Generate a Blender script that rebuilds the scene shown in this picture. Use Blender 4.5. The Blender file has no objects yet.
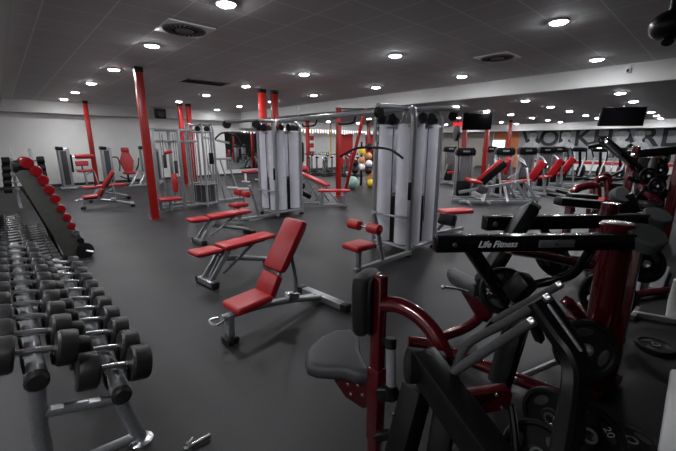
import bpy, bmesh, math, random
from mathutils import Vector, Matrix, Euler
random.seed(7)
sc = bpy.context.scene
COL = sc.collection
PI = math.pi
V = Vector
Z = V((0, 0, 1))

# ------------------------------------------------------------------ camera
EYE = 1.7
FOC = 357.0
PITCH = math.atan(82.5 / FOC)
YAW = math.radians(43)
cam = bpy.data.cameras.new('camera')
co = bpy.data.objects.new('camera', cam)
COL.objects.link(co)
co.location = (0, 0, EYE)
co.rotation_euler = (PI / 2 - PITCH, 0, -YAW)
cam.sensor_width = 36
cam.lens = 36 * FOC / 676
cam.clip_start = 0.05
sc.camera = co
_F = V((math.sin(YAW), math.cos(YAW), 0))
_R = V((math.cos(YAW), -math.sin(YAW), 0))


def ray(px, py):
    x = (px - 338) / FOC
    y = (py - 225.5) / FOC
    d = _F * (math.cos(PITCH) - y * math.sin(PITCH)) + _R * x
    d.z = -math.sin(PITCH) - y * math.cos(PITCH)
    return d


def W(px, py, d):                       # point seen at a pixel, d metres away along the view axis
    return V((0, 0, EYE)) + ray(px, py) * d


def G(px, py, z=0.0):                   # point seen at a pixel at height z
    r = ray(px, py)
    return V((0, 0, EYE)) + r * ((z - EYE) / r.z)


# ------------------------------------------------------------------ materials
def lin(c):
    return tuple(((v / 255) / 12.92 if v / 255 <= 0.04045 else ((v / 255 + 0.055) / 1.055) ** 2.4) for v in c)


def mat(name, rgb, rough=0.5, metal=0.0, var=0.12, scale=30, bump=0.0, coat=0.0, spec=0.5, rvar=0.08, bscale=None):
    m = bpy.data.materials.new(name)
    m.use_nodes = True
    nt = m.node_tree
    b = nt.nodes['Principled BSDF']
    c = lin(rgb)
    tc = nt.nodes.new('ShaderNodeTexCoord')
    nz = nt.nodes.new('ShaderNodeTexNoise')
    nz.inputs['Scale'].default_value = scale
    nz.inputs['Detail'].default_value = 4
    nt.links.new(tc.outputs['Object'], nz.inputs['Vector'])
    rp = nt.nodes.new('ShaderNodeValToRGB')
    rp.color_ramp.elements[0].position = 0.3
    rp.color_ramp.elements[1].position = 0.7
    rp.color_ramp.elements[0].color = tuple(v * (1 - var) for v in c) + (1,)
    rp.color_ramp.elements[1].color = tuple(min(1, v * (1 + var)) for v in c) + (1,)
    nt.links.new(nz.outputs['Fac'], rp.inputs['Fac'])
    nt.links.new(rp.outputs['Color'], b.inputs['Base Color'])
    mr = nt.nodes.new('ShaderNodeMapRange')
    mr.inputs['To Min'].default_value = max(0.02, rough - rvar)
    mr.inputs['To Max'].default_value = min(1, rough + rvar)
    nt.links.new(nz.outputs['Fac'], mr.inputs['Value'])
    nt.links.new(mr.outputs['Result'], b.inputs['Roughness'])
    b.inputs['Metallic'].default_value = metal
    b.inputs['Specular IOR Level'].default_value = spec if max(rgb) > 75 or coat else spec * 0.5
    if coat:
        b.inputs['Coat Weight'].default_value = coat
        b.inputs['Coat Roughness'].default_value = 0.08
    if bump:
        bn = nt.nodes.new('ShaderNodeBump')
        bn.inputs['Strength'].default_value = bump
        bn.inputs['Distance'].default_value = 0.01
        n2 = nt.nodes.new('ShaderNodeTexNoise')
        n2.inputs['Scale'].default_value = bscale or scale * 6
        nt.links.new(tc.outputs['Object'], n2.inputs['Vector'])
        nt.links.new(n2.outputs['Fac'], bn.inputs['Height'])
        nt.links.new(bn.outputs['Normal'], b.inputs['Normal'])
    return m


def emit(name, rgb, s):
    m = bpy.data.materials.new(name)
    m.use_nodes = True
    nt = m.node_tree
    b = nt.nodes['Principled BSDF']
    b.inputs['Base Color'].default_value = lin(rgb) + (1,)
    b.inputs['Emission Color'].default_value = lin(rgb) + (1,)
    b.inputs['Emission Strength'].default_value = s
    return m


K = {}
K['wall'] = mat('painted_plaster', (212, 212, 209), 0.7, scale=3, var=0.03, bump=0.05)
K['soffit'] = mat('soffit_paint', (205, 205, 203), 0.6, scale=3, var=0.03)
K['soffitgrey'] = mat('grey_soffit_paint', (175, 175, 173), 0.6, scale=3, var=0.03)
K['orange'] = mat('orange_paint', (190, 112, 72), 0.7, scale=3, var=0.03)
K['beige'] = mat('dim_beige_paint', (140, 134, 128), 0.7, scale=3, var=0.03)
K['red_column'] = mat('red_column_paint', (142, 19, 14), 0.35, scale=5, var=0.08)
K['red_vinyl'] = mat('red_vinyl', (156, 19, 27), 0.42, scale=60, var=0.06, bump=0.1)
K['red_rubber'] = mat('red_vinyl_dip', (128, 8, 18), 0.3, scale=40, var=0.1)
K['dark_red'] = mat('dark_red_metallic_paint', (78, 4, 13), 0.22, 0.3, scale=50, var=0.15, coat=0.7)
K['silver'] = mat('silver_powder_coat', (146, 148, 151), 0.32, 0.45, scale=50, var=0.06)
K['steel'] = mat('brushed_steel', (150, 152, 155), 0.34, 0.7, scale=70, var=0.1)
K['chrome'] = mat('chrome', (228, 229, 231), 0.24, 1.0, scale=20, var=0.03, rvar=0.04)
K['black'] = mat('black_powder_coat', (13, 13, 14), 0.35, scale=60, var=0.15)
K['gloss'] = mat('gloss_black_paint', (10, 10, 11), 0.14, scale=30, var=0.15, coat=0.35, spec=0.3, rvar=0.04)
K['rubber'] = mat('black_rubber', (32, 32, 33), 0.38, scale=60, var=0.18, bump=0.15)
K['grip'] = mat('ribbed_foam_grip', (58, 58, 59), 0.62, scale=90, var=0.2, bump=0.3)
K['vinyl'] = mat('black_vinyl', (27, 27, 28), 0.42, scale=80, var=0.1, bump=0.15)
K['saddle'] = mat('grey_saddle_vinyl', (56, 56, 58), 0.45, scale=80, var=0.1, bump=0.12)
K['iron'] = mat('cast_iron_plate', (17, 17, 18), 0.45, scale=60, var=0.2, bump=0.2)
K['panelgrey'] = mat('tower_panel_grey', (70, 70, 67), 0.5, scale=20, var=0.1)
K['mirror'] = mat('mirror_glass', (215, 217, 218), 0.03, 1.0, var=0.01, rvar=0.01)
K['grey'] = mat('dark_grey_plastic', (62, 62, 64), 0.5, scale=30, var=0.1)
K['shroud'] = mat('grey_mesh_shroud', (92, 93, 96), 0.5, 0.2, scale=120, var=0.2)
K['disc'] = mat('counterweight_cap_rubber', (70, 72, 72), 0.7, scale=120, var=0.15)
K['white'] = mat('white_paint', (225, 225, 225), 0.45, scale=10, var=0.03)
K['cloth'] = mat('white_terry_cloth', (205, 207, 202), 0.9, scale=40, var=0.1, bump=0.8, bscale=160)
K['screen'] = mat('dark_screen_glass', (5, 5, 6), 0.12, scale=3, var=0.1)
K['yellow'] = mat('yellow_rubber', (222, 188, 40), 0.5)
K['tan'] = mat('tan_leather', (196, 140, 92), 0.55)
K['mint'] = mat('pale_green_vinyl', (132, 160, 148), 0.4, scale=8)
K['mural'] = mat('mural_print_grey', (132, 134, 137), 0.6, scale=2, var=0.18)
K['murdark'] = mat('mural_print_dark', (42, 43, 46), 0.6, scale=3, var=0.2)
K['murlight'] = mat('mural_print_light', (172, 173, 174), 0.6, scale=5, var=0.25)
K['murmid'] = mat('mural_print_mid', (84, 85, 88), 0.6, scale=6, var=0.3)
K['redsign'] = mat('red_banner', (176, 20, 24), 0.6)
K['letter'] = mat('white_lettering', (225, 226, 230), 0.4, var=0.02)
K['grille'] = mat('vent_grey_metal', (120, 120, 120), 0.5, 0.2)
K['hole'] = mat('vent_dark_gap', (14, 14, 14), 0.8)
K['lamp'] = emit('lamp_diffuser', (250, 251, 255), 325)
K['lampring'] = mat('white_lamp_ring', (225, 225, 222), 0.4)
K['fairy'] = emit('string_light_bulb', (255, 252, 246), 5)
K['litscreen'] = emit('lit_screen', (235, 240, 245), 1.6)
K['exit'] = emit('red_lit_sign', (230, 30, 40), 1.2)

# frosted shroud of the cable towers: the stacks show faintly through it
m = mat('frosted_shroud', (226, 226, 234), 0.25, scale=4, var=0.05)
nt = m.node_tree
tr = nt.nodes.new('ShaderNodeBsdfTransparent')
mx = nt.nodes.new('ShaderNodeMixShader')
mx.inputs[0].default_value = 0.6
nt.links.new(tr.outputs[0], mx.inputs[1])
nt.links.new(nt.nodes['Principled BSDF'].outputs[0], mx.inputs[2])
nt.links.new(mx.outputs[0], nt.nodes['Material Output'].inputs['Surface'])
K['frost'] = m

# rubber floor: dark, pale patches painted for scuffs and sheen, faint sheet seams
m = mat('rubber_floor', (31, 31, 32), 0.48, scale=1.3, var=0.28, bump=0.1, bscale=260, spec=0.56)
nt = m.node_tree
b = nt.nodes['Principled BSDF']
tc = [n for n in nt.nodes if n.type == 'TEX_COORD'][0]
rp = [n for n in nt.nodes if n.type == 'VALTORGB'][0]
sp = nt.nodes.new('ShaderNodeTexNoise')
sp.inputs['Scale'].default_value = 90
sp.inputs['Detail'].default_value = 6
nt.links.new(tc.outputs['Object'], sp.inputs['Vector'])
r2 = nt.nodes.new('ShaderNodeValToRGB')
r2.color_ramp.elements[0].position = 0.35
r2.color_ramp.elements[0].color = (0.72, 0.72, 0.72, 1)
r2.color_ramp.elements[1].position = 0.72
r2.color_ramp.elements[1].color = (1.3, 1.3, 1.3, 1)
nt.links.new(sp.outputs['Fac'], r2.inputs['Fac'])
br = nt.nodes.new('ShaderNodeTexBrick')
br.inputs['Scale'].default_value = 1
br.inputs['Mortar Size'].default_value = 0.006
br.inputs['Brick Width'].default_value = 2.0
br.inputs['Row Height'].default_value = 1.0
br.inputs['Color1'].default_value = (1, 1, 1, 1)
br.inputs['Color2'].default_value = (0.92, 0.92, 0.92, 1)
br.inputs['Mortar'].default_value = (0.72, 0.72, 0.72, 1)
nt.links.new(tc.outputs['Object'], br.inputs['Vector'])
x1 = nt.nodes.new('ShaderNodeMix')
x1.data_type = 'RGBA'
x1.blend_type = 'MULTIPLY'
x1.inputs[0].default_value = 1
nt.links.new(rp.outputs['Color'], x1.inputs[6])
nt.links.new(r2.outputs['Color'], x1.inputs[7])
x2 = nt.nodes.new('ShaderNodeMix')
x2.data_type = 'RGBA'
x2.blend_type = 'MULTIPLY'
x2.inputs[0].default_value = 1
nt.links.new(x1.outputs[2], x2.inputs[6])
nt.links.new(br.outputs['Color'], x2.inputs[7])
nt.links.new(x2.outputs[2], b.inputs['Base Color'])
K['floor'] = m


def ceiling_mat(name, rgb, line):
    m = mat(name, rgb, 0.8, scale=3, var=0.03, bump=0.1, bscale=90)
    nt = m.node_tree
    b = nt.nodes['Principled BSDF']
    tc = [n for n in nt.nodes if n.type == 'TEX_COORD'][0]
    br = nt.nodes.new('ShaderNodeTexBrick')
    br.offset = 0
    br.inputs['Scale'].default_value = 1
    br.inputs['Mortar Size'].default_value = 0.009
    br.inputs['Mortar Smooth'].default_value = 0
    br.inputs['Brick Width'].default_value = 0.625
    br.inputs['Row Height'].default_value = 0.625
    c = lin(rgb)
    br.inputs['Color1'].default_value = c + (1,)
    br.inputs['Color2'].default_value = tuple(v * 0.94 for v in c) + (1,)
    br.inputs['Mortar'].default_value = lin(line) + (1,)
    nt.links.new(tc.outputs['Object'], br.inputs['Vector'])
    nt.links.new(br.outputs['Color'], b.inputs['Base Color'])
    return m


K['ceil'] = ceiling_mat('mineral_ceiling_tiles', (192, 192, 192), (222, 222, 222))
K['ceil2'] = ceiling_mat('far_ceiling_tiles', (165, 165, 165), (172, 172, 172))


# ------------------------------------------------------------------ mesh builder
def rotmat(r):
    if r is None:
        return Matrix.Identity(3)
    if isinstance(r, Matrix):
        return r
    return Euler(r).to_matrix()


class MB:
    def __init__(s):
        s.bm = bmesh.new()

    def _join(s, b):
        me = bpy.data.meshes.new('t')
        b.to_mesh(me)
        b.free()
        s.bm.from_mesh(me)
        bpy.data.meshes.remove(me)
        return s

    def box(s, c, d, r=None, bev=0.0, seg=2):
        b = bmesh.new()
        bmesh.ops.create_cube(b, size=1)
        for v in b.verts:
            v.co = V((v.co.x * d[0], v.co.y * d[1], v.co.z * d[2]))
        if bev:
            bmesh.ops.bevel(b, geom=b.edges[:], offset=min(bev, min(d) * 0.49), segments=seg, profile=0.5, affect='EDGES')
        R = rotmat(r)
        for v in b.verts:
            v.co = R @ v.co + V(c)
        return s._join(b)

    def bar(s, p0, p1, w, h, up=None, bev=0.006):
        p0, p1 = V(p0), V(p1)
        d = (p1 - p0)
        L = d.length
        x = d.normalized()
        u = V(up) if up is not None else Z
        if abs(x.dot(u)) > 0.98:
            u = V((1, 0, 0)) if abs(x.x) < 0.9 else V((0, 1, 0))
        y = u.cross(x).normalized()
        z = x.cross(y)
        R = Matrix((x, y, z)).transposed()
        return s.box((p0 + p1) / 2, (L, w, h), R, bev)

    def tube(s, pts, r, n=10, cap=True, curve=0):
        pts = [V(p) for p in pts]
        if curve and len(pts) > 2:
            o = []
            q = [pts[0] * 2 - pts[1]] + pts + [pts[-1] * 2 - pts[-2]]
            for i in range(1, len(q) - 2):
                for k in range(curve):
                    t = k / curve
                    a, b_, c, d = q[i - 1], q[i], q[i + 1], q[i + 2]
                    o.append(0.5 * ((2 * b_) + (c - a) * t + (2 * a - 5 * b_ + 4 * c - d) * t * t + (3 * b_ - a - 3 * c + d) * t ** 3))
            o.append(pts[-1])
            pts = o
        rr = r if isinstance(r, (list, tuple)) else [r] * len(pts)
        bm = s.bm
        rings = []
        prev = None
        for i, p in enumerate(pts):
            if i == 0:
                t = pts[1] - pts[0]
            elif i == len(pts) - 1:
                t = pts[-1] - pts[-2]
            else:
                t = (pts[i + 1] - p).normalized() + (p - pts[i - 1]).normalized()
            t.normalize()
            if prev is None:
                a = Z if abs(t.z) < 0.9 else V((1, 0, 0))
                u = t.cross(a).normalized()
            else:
                u = (prev - t * prev.dot(t)).normalized()
            prev = u
            w = t.cross(u)
            rings.append([bm.verts.new(p + (u * math.cos(2 * PI * k / n) + w * math.sin(2 * PI * k / n)) * rr[min(i, len(rr) - 1)]) for k in range(n)])
        for a, b_ in zip(rings, rings[1:]):
            for k in range(n):
                bm.faces.new((a[k], a[(k + 1) % n], b_[(k + 1) % n], b_[k]))
        if cap:
            bm.faces.new(rings[0][::-1])
            bm.faces.new(rings[-1])
        return s

    def sweep(s, pts, w, h, side, curve=5):
        pts = [V(p) for p in pts]
        o = []
        q = [pts[0] * 2 - pts[1]] + pts + [pts[-1] * 2 - pts[-2]]
        for i in range(1, len(q) - 2):
            for k in range(curve):
                t = k / curve
                a, b_, c, d = q[i - 1], q[i], q[i + 1], q[i + 2]
                o.append(0.5 * ((2 * b_) + (c - a) * t + (2 * a - 5 * b_ + 4 * c - d) * t * t + (3 * b_ - a - 3 * c + d) * t ** 3))
        o.append(pts[-1])
        rings = []
        e = min(w, h) * 0.2
        prof = [(w / 2 - e, h / 2), (w / 2, h / 2 - e), (w / 2, -h / 2 + e), (w / 2 - e, -h / 2), (-w / 2 + e, -h / 2), (-w / 2, -h / 2 + e), (-w / 2, h / 2 - e), (-w / 2 + e, h / 2)]
        for i, p in enumerate(o):
            t = (o[min(i + 1, len(o) - 1)] - o[max(i - 1, 0)]).normalized()
            y = (V(side) - t * V(side).dot(t)).normalized()
            x = y.cross(t)
            rings.append([s.bm.verts.new(p + x * u + y * v) for u, v in prof])
        n = len(prof)
        for r0, r1 in zip(rings, rings[1:]):
            for k in range(n):
                s.bm.faces.new((r0[k], r0[(k + 1) % n], r1[(k + 1) % n], r1[k]))
        s.bm.faces.new(rings[0][::-1])
        s.bm.faces.new(rings[-1])
        return s

    def cyl(s, p0, p1, r, n=16, r2=None):
        return s.tube([p0, p1], [r, r if r2 is None else r2], n)

    def lathe(s, prof, c=(0, 0, 0), axis=(0, 0, 1), n=24, cap=True):
        ax = V(axis).normalized()
        a = Z if abs(ax.z) < 0.9 else V((1, 0, 0))
        u = ax.cross(a).normalized()
        w = ax.cross(u)
        c = V(c)
        bm = s.bm
        rings = []
        for (r, h) in prof:
            rings.append([bm.verts.new(c + ax * h + (u * math.cos(2 * PI * k / n) + w * math.sin(2 * PI * k / n)) * max(r, 1e-4)) for k in range(n)])
        for a_, b_ in zip(rings, rings[1:]):
            for k in range(n):
                bm.faces.new((a_[k], a_[(k + 1) % n], b_[(k + 1) % n], b_[k]))
        if cap:
            bm.faces.new(rings[0][::-1])
            bm.faces.new(rings[-1])
        return s

    def ball(s, c, r, n=20, sq=(1, 1, 1)):
        b = bmesh.new()
        bmesh.ops.create_uvsphere(b, u_segments=n, v_segments=n // 2 + 2, radius=r)
        for v in b.verts:
            v.co = V((v.co.x * sq[0], v.co.y * sq[1], v.co.z * sq[2])) + V(c)
        return s._join(b)

    def prism(s, poly, th, M=None, bev=0.0, seg=2):
        """poly in local xy, thickness along local z (centred); M a 4x4"""
        b = bmesh.new()
        vs = [b.verts.new((p[0], p[1], -th / 2)) for p in poly]
        f = b.faces.new(vs)
        r = bmesh.ops.extrude_face_region(b, geom=[f])
        for v in r['geom']:
            if isinstance(v, bmesh.types.BMVert):
                v.co.z += th
        bmesh.ops.recalc_face_normals(b, faces=b.faces[:])
        if bev:
            es = [e for e in b.edges if abs(e.verts[0].co.z - e.verts[1].co.z) < 1e-6]
            bmesh.ops.bevel(b, geom=es, offset=bev, segments=seg, profile=0.5, affect='EDGES')
        if M is not None:
            b.transform(M)
        return s._join(b)

    def build(s, name, m, parent=None, org=None, sharp=35):
        bmesh.ops.recalc_face_normals(s.bm, faces=s.bm.faces[:])
        me = bpy.data.meshes.new(name)
        if org is None and parent is not None and 'world_org' in parent:
            org = V(parent['world_org'])
        if org is not None:
            bmesh.ops.translate(s.bm, verts=s.bm.verts[:], vec=-V(org))
        s.bm.to_mesh(me)
        s.bm.free()
        for p in me.polygons:
            p.use_smooth = True
        me.set_sharp_from_angle(angle=math.radians(sharp))
        me.materials.append(K[m] if isinstance(m, str) else m)
        o = bpy.data.objects.new(name, me)
        COL.objects.link(o)
        if parent is not None:
            o.parent = parent
            if 'world_org' in parent:
                o['world_org'] = list(parent['world_org'])
        elif org is not None:
            o.location = org
        return o


def empty(name, loc=(0, 0, 0), rz=0.0):
    o = bpy.data.objects.new(name, None)
    COL.objects.link(o)
    o.location = loc
    o.rotation_euler = (0, 0, rz)
    o.empty_display_size = 0.1
    return o


def tag(o, label, cat, group=None, kind=None):
    o['label'] = label
    o['category'] = cat
    if group:
        o['group'] = group
    if kind:
        o['kind'] = kind
    return o


def thing(name, label, cat, loc=(0, 0, 0), rz=0.0, group=None):
    return tag(empty(name, loc, rz), label, cat, group)


def wthing(name, label, cat, org, group=None):
    """a thing whose parts are given in room coordinates"""
    o = tag(empty(name, org), label, cat, group)
    o['world_org'] = list(org)
    return o


def struct(o):
    o['kind'] = 'structure'
    return o


def kids(o):
    return [c for c in COL.objects if c.parent == o]


_ch = {}


def copy_tree(o, loc=None, rz=None, label=None, group=None, scale=None, parent=None):
    c = o.copy()
    COL.objects.link(c)
    if parent is not None:
        c.parent = parent
    if loc is not None:
        c.location = loc
    if rz is not None:
        c.rotation_euler = (0, 0, rz)
    if scale is not None:
        c.scale = (scale,) * 3 if not isinstance(scale, (tuple, list)) else scale
    if label:
        c['label'] = label
    if group:
        c['group'] = group
    for ch in list(o.children):
        copy_tree(ch, parent=c)
    return c


def text(name, body, size, M, m, parent=None, depth=0.002, shear=0.0, bold=0.0):
    cu = bpy.data.curves.new(name, 'FONT')
    cu.body = body
    cu.size = size
    cu.extrude = depth
    cu.shear = shear
    cu.offset = bold
    cu.align_x = 'CENTER'
    cu.align_y = 'CENTER'
    t = bpy.data.objects.new('tmp_text', cu)
    COL.objects.link(t)
    dg = bpy.context.evaluated_depsgraph_get()
    dg.update()
    me = bpy.data.meshes.new_from_object(t.evaluated_get(dg))
    bpy.data.objects.remove(t)
    bpy.data.curves.remove(cu)
    me.transform(M)
    me.name = name
    me.materials.clear()
    me.materials.append(K[m])
    if parent is not None and 'world_org' in parent:
        me.transform(Matrix.Translation(-V(parent['world_org'])))
    o = bpy.data.objects.new(name, me)
    COL.objects.link(o)
    o.parent = parent
    return o


def frame_mat(x, y, o):
    x = V(x).normalized()
    y = V(y)
    y = (y - x * y.dot(x)).normalized()
    z = x.cross(y)
    m = Matrix((x, y, z)).transposed().to_4x4()
    m.translation = V(o)
    return m


ORD = ['nearest', 'second nearest', 'third nearest', 'fourth nearest', 'fifth nearest', 'sixth nearest', 'seventh nearest',
       'eighth nearest', 'ninth nearest', 'tenth nearest', 'eleventh nearest', 'twelfth nearest', 'thirteenth nearest', 'fourteenth nearest']

# ------------------------------------------------------------------ the room
CH, CH2, XB, YW, XW = 3.25, 2.87, 9.6, 18.2, 25.5
X0, Y0 = -2.6, -4.0
struct(MB().box(((X0 + XW) / 2, (Y0 + YW) / 2, -0.05), (XW - X0 + 0.4, YW - Y0 + 0.4, 0.1)).build('floor', 'floor'))
struct(MB().box(((X0 + XB) / 2, (Y0 + YW) / 2, CH + 0.05), (XB - X0, YW - Y0 + 0.4, 0.1)).build('ceiling', 'ceil'))
struct(MB().box(((XB + XW) / 2 + 0.1, (Y0 + YW) / 2, CH2 + 0.05), (XW - XB + 0.2, YW - Y0 + 0.4, 0.1)).build('ceiling_lower', 'ceil2'))
struct(MB().box((XB, (Y0 + 17.6) / 2, (CH + CH2) / 2 + 0.03), (0.16, 17.6 - Y0, CH - CH2 + 0.06)).build('trim_bulkhead', 'soffit'))
struct(MB().box(((X0 + XW) / 2, YW + 0.1, 1.6), (XW - X0 + 0.4, 0.2, 3.4)).build('wall_far', 'wall'))
struct(MB().box((X0 - 0.1, (Y0 + YW) / 2, 1.6), (0.2, YW - Y0, 3.4)).build('wall_left', 'wall'))
struct(MB().box(((X0 + XW) / 2, Y0 - 0.1, 1.6), (XW - X0, 0.2, 3.4)).build('wall_near', 'grey'))
struct(MB().box((XW + 0.1, (Y0 + YW) / 2, 1.6), (0.2, YW - Y0, 3.4)).build('wall_right', 'wall'))
# soffits round the edge of both ceilings
struct(MB().box(((X0 + XB) / 2, (17.75 + YW) / 2, (CH + 2.8) / 2), (XB - X0, YW - 17.75, CH - 2.8)).build('trim_soffit_far', 'soffitgrey'))
struct(MB().box(((X0 + 0.27) / 2, (Y0 + 17.75) / 2, (CH + 2.8) / 2), (0.27 - X0, 17.75 - Y0, CH - 2.8)).build('trim_soffit_left', 'soffitgrey'))
struct(MB().box(((XB + XW) / 2, (16.9 + YW) / 2, (CH2 + 2.46) / 2), (XW - XB - 0.16, YW - 16.9, CH2 - 2.46)).build('trim_soffit_back', 'soffit'))
struct(MB().box(((24.5 + XW) / 2, (Y0 + 16.9) / 2, (CH2 + 2.46) / 2), (XW - 24.5, 16.9 - Y0, CH2 - 2.46)).build('trim_soffit_right', 'soffit'))
struct(MB().box(((X0 + XW) / 2, YW - 0.012, 0.05), (XW - X0 - 0.1, 0.024, 0.1), None, 0.004).build('baseboard_far', 'grey'))
struct(MB().box((XW - 0.02, 5, 0.05), (0.03, 15, 0.1), None, 0.004).build('baseboard_right', 'grey'))
struct(MB().box((XW - 0.015, 3.5, 0.56), (0.02, 11.9, 0.16)).build('trim_red_stripe', 'redsign'))
struct(MB().box((XW - 0.015, 10.5, 1.23), (0.02, 1.7, 2.46)).build('wall_panel_orange', 'orange'))
struct(MB().box((XW - 0.015, 14.1, 1.23), (0.02, 5.4, 2.46)).build('wall_panel_beige', 'beige'))

# mural along the right wall
mu = wthing('wall_mural', 'grey printed wall mural with huge dark capitals and pale figures along the far right wall', 'mural', (XW, 5.0, 1.0))
MB().box((XW - 0.03, 3.5, 1.6), (0.03, 12.3, 1.76)).build('printed_panel', 'mural', mu)


def murY(px):
    return 9.54 - (px - 522) * 0.0486


for ch, px in zip('WORKHARD', (538, 557, 575.5, 594, 614.5, 636, 656, 676)):
    text('letter', ch, 1.35, frame_mat((0, -1, 0), (0, 0, 1), (XW - 0.05, murY(px), 1.96)), 'murdark', mu, 0.006, 0, 0.03)
for px, sx in ((537, 1.0), (576, 1.0), (632, 1.25), (648, 0.9)):
    y = murY(px)
    pr = [(-0.62, -1.0), (-0.6, -0.4), (-0.42, -0.1), (-0.16, 0.02), (-0.13, 0.12), (-0.24, 0.26), (-0.26, 0.5), (-0.15, 0.68), (0.1, 0.7), (0.25, 0.52), (0.23, 0.26), (0.13, 0.12), (0.16, 0.02), (0.44, -0.12), (0.6, -0.42), (0.64, -1.0)]
    f = MB().prism([(a * sx, b_ * 0.95) for a, b_ in pr], 0.008, frame_mat((0, -1, 0), (0, 0, 1), (XW - 0.062, y, 1.76))).build('printed_figure', 'murlight', mu)
    h = MB().prism([(-0.25, 0.5), (-0.2, 0.66), (0, 0.74), (0.2, 0.66), (0.25, 0.5), (0.14, 0.57), (-0.14, 0.57)], 0.004, frame_mat((0, -1, 0), (0, 0, 1), (XW - 0.069, y, 1.76)))
    h.build('printed_hair', 'murmid', f)
    h = MB()
    h.prism([(-0.5, -0.9), (-0.35, -0.3), (0.0, -0.42), (0.36, -0.3), (0.5, -0.9)], 0.004, frame_mat((0, -1, 0), (0, 0, 1), (XW - 0.069, y, 1.76)))
    h.build('printed_shading', 'murmid', f)

# ------------------------------------------------------------------ ceiling lamps
def make_lamp():
    r = thing('ceiling_downlight', '', 'ceiling light')
    MB().lathe([(0.125, 0.0), (0.125, -0.012), (0.105, -0.02), (0.102, -0.005)], n=24).build('trim_ring', 'lampring', r)
    MB().lathe([(0.101, -0.006), (0.1, -0.014), (0.085, -0.026), (0.05, -0.034), (0.01, -0.037)], n=24).build('diffuser', 'lamp', r)
    li = bpy.data.lights.new('downlight_beam', 'AREA')
    li.shape = 'DISK'
    li.size = 0.2
    li.energy = 11
    li.spread = math.radians(115)
    li.color = (0.985, 0.99, 1.0)
    lo = bpy.data.objects.new('downlight_beam', li)
    COL.objects.link(lo)
    lo.location = (0, 0, -0.045)
    lo.parent = r
    return r


lamp0 = None


def lamp(x, y, z, label):
    global lamp0
    if lamp0 is None:
        lamp0 = make_lamp()
        lamp0.location = (x, y, z)
        lamp0['label'] = label
        lamp0['group'] = 'round ceiling downlights'
    else:
        copy_tree(lamp0, (x, y, z), label=label)


for row, pts in (('leftmost row', ((2.15, 4.17), (2.09, 6.67), (2.09, 9.31), (2.08, 11.83), (2.04, 14.22), (2.03, 16.71))),
                 ('row over the cable towers', ((5.61, 1.79), (5.52, 4.4), (5.43, 6.97), (5.34, 9.49), (5.33, 12.13), (5.33, 14.6))),
                 ('row beside the white bulkhead', ((8.56, 1.99), (8.33, 4.62), (8.13, 7.14), (7.94, 9.69), (7.9, 12.2), (7.9, 14.7), (7.9, 16.9)))):
    for i, (x, y) in enumerate(pts):
        lamp(x, y, CH - 0.001, 'round white ceiling downlight, %s of the %s' % (ORD[i], row))
for j, (dy, row) in enumerate(((2.0, 'rightmost row'), (4.15, 'second row from the right'), (6.3, 'third row from the right'), (8.7, 'fourth row from the right'), (12.2, 'fifth row from the right'), (15.2, 'leftmost row'))):
    for i, x in enumerate((11.1, 13.55, 16.0, 18.7, 21.2, 23.6)):
        lamp(x, dy + 0.1 * i, CH2 - 0.001, 'round downlight past the bulkhead, %s of the %s' % (ORD[i], row))

for i, y in enumerate((0.3, 2.8, 5.3, 7.8, 10.3)):  # unseen lamps, added to bring highlights onto the dumbbell handles
    lamp(-0.95, y, 2.799, 'added unseen downlight in the left soffit above the dumbbell racks, %s' % ORD[i])
# ceiling fittings
def diffuser(loc, label):
    r = thing('swirl_air_diffuser', label, 'air vent', loc, 0, 'swirl diffusers in the near ceiling')
    MB().box((0, 0, -0.008), (0.62, 0.62, 0.016), None, 0.003).build('panel', 'white', r)
    MB().lathe([(0.29, -0.016), (0.28, -0.03), (0.10, -0.03), (0.09, -0.02)], n=32).build('face', 'grille', r)
    for k in range(24):
        a = 2 * PI * k / 24
        MB().box((0.195 * math.cos(a), 0.195 * math.sin(a), -0.031), (0.15, 0.022, 0.004), (0, 0, a + 0.35)).build('slot', 'hole', r)
    return r


diffuser((2.16, 5.45, CH), 'square ceiling panel with a round swirl air vent over the left aisle')
diffuser((7.02, 3.21, CH), 'square ceiling panel with a round swirl air vent near the white bulkhead')
r = thing('ceiling_grille', 'dark rectangular air grille in the ceiling before the paired red columns', 'air vent', (4.22, 9.62, CH))
MB().box((0, 0, -0.01), (1.2, 0.6, 0.02), None, 0.004).build('frame', 'grille', r)
for k in range(9):
    MB().box((0, -0.24 + k * 0.06, -0.021), (1.1, 0.035, 0.006)).build('slot', 'hole', r)

r = wthing('projector', 'black ceiling projector hanging at the top right corner of the view', 'projector', W(672, 10, 3.6))
c = W(672, 25, 3.6)
MB().ball(c, 0.17, 24, (1.1, 1.1, 0.85)).build('housing', 'black', r)
MB().cyl(c + V((0, 0, 0.1)), V((c.x, c.y, CH)), 0.045).build('mount', 'black', r)
MB().lathe([(0.05, 0), (0.05, 0.03), (0.03, 0.035)], W(668, 40, 3.55), W(668, 40, 3.55) - c).build('lens', 'gloss', r)
c = ray(629, 67)
c = V((0, 0, EYE)) + c * ((XB - 0.085) / c.x)
c.z = min(c.z, CH - 0.1)
r = wthing('motion_detector', 'small white motion detector fixed to the white bulkhead', 'sensor', c)
MB().box(c + V((-0.03, 0, -0.02)), (0.06, 0.09, 0.12), (0, 0.3, 0), 0.02).build('casing', 'white', r)
MB().ball(c + V((-0.06, 0, -0.04)), 0.03, 12).build('lens', 'grey', r)
r = wthing('wall_speaker', 'black loudspeaker hung under the far left soffit', 'loudspeaker', (5.55, 17.6, 2.75))
MB().box((5.55, 17.6, 2.98), (0.42, 0.3, 0.42), (0.1, 0, 0), 0.02).build('cabinet', 'black', r)
MB().lathe([(0.15, 0), (0.14, 0.012), (0.03, 0.0)], (5.55, 17.44, 2.96), (0, -1, 0.1)).build('cone', 'grey', r)
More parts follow.
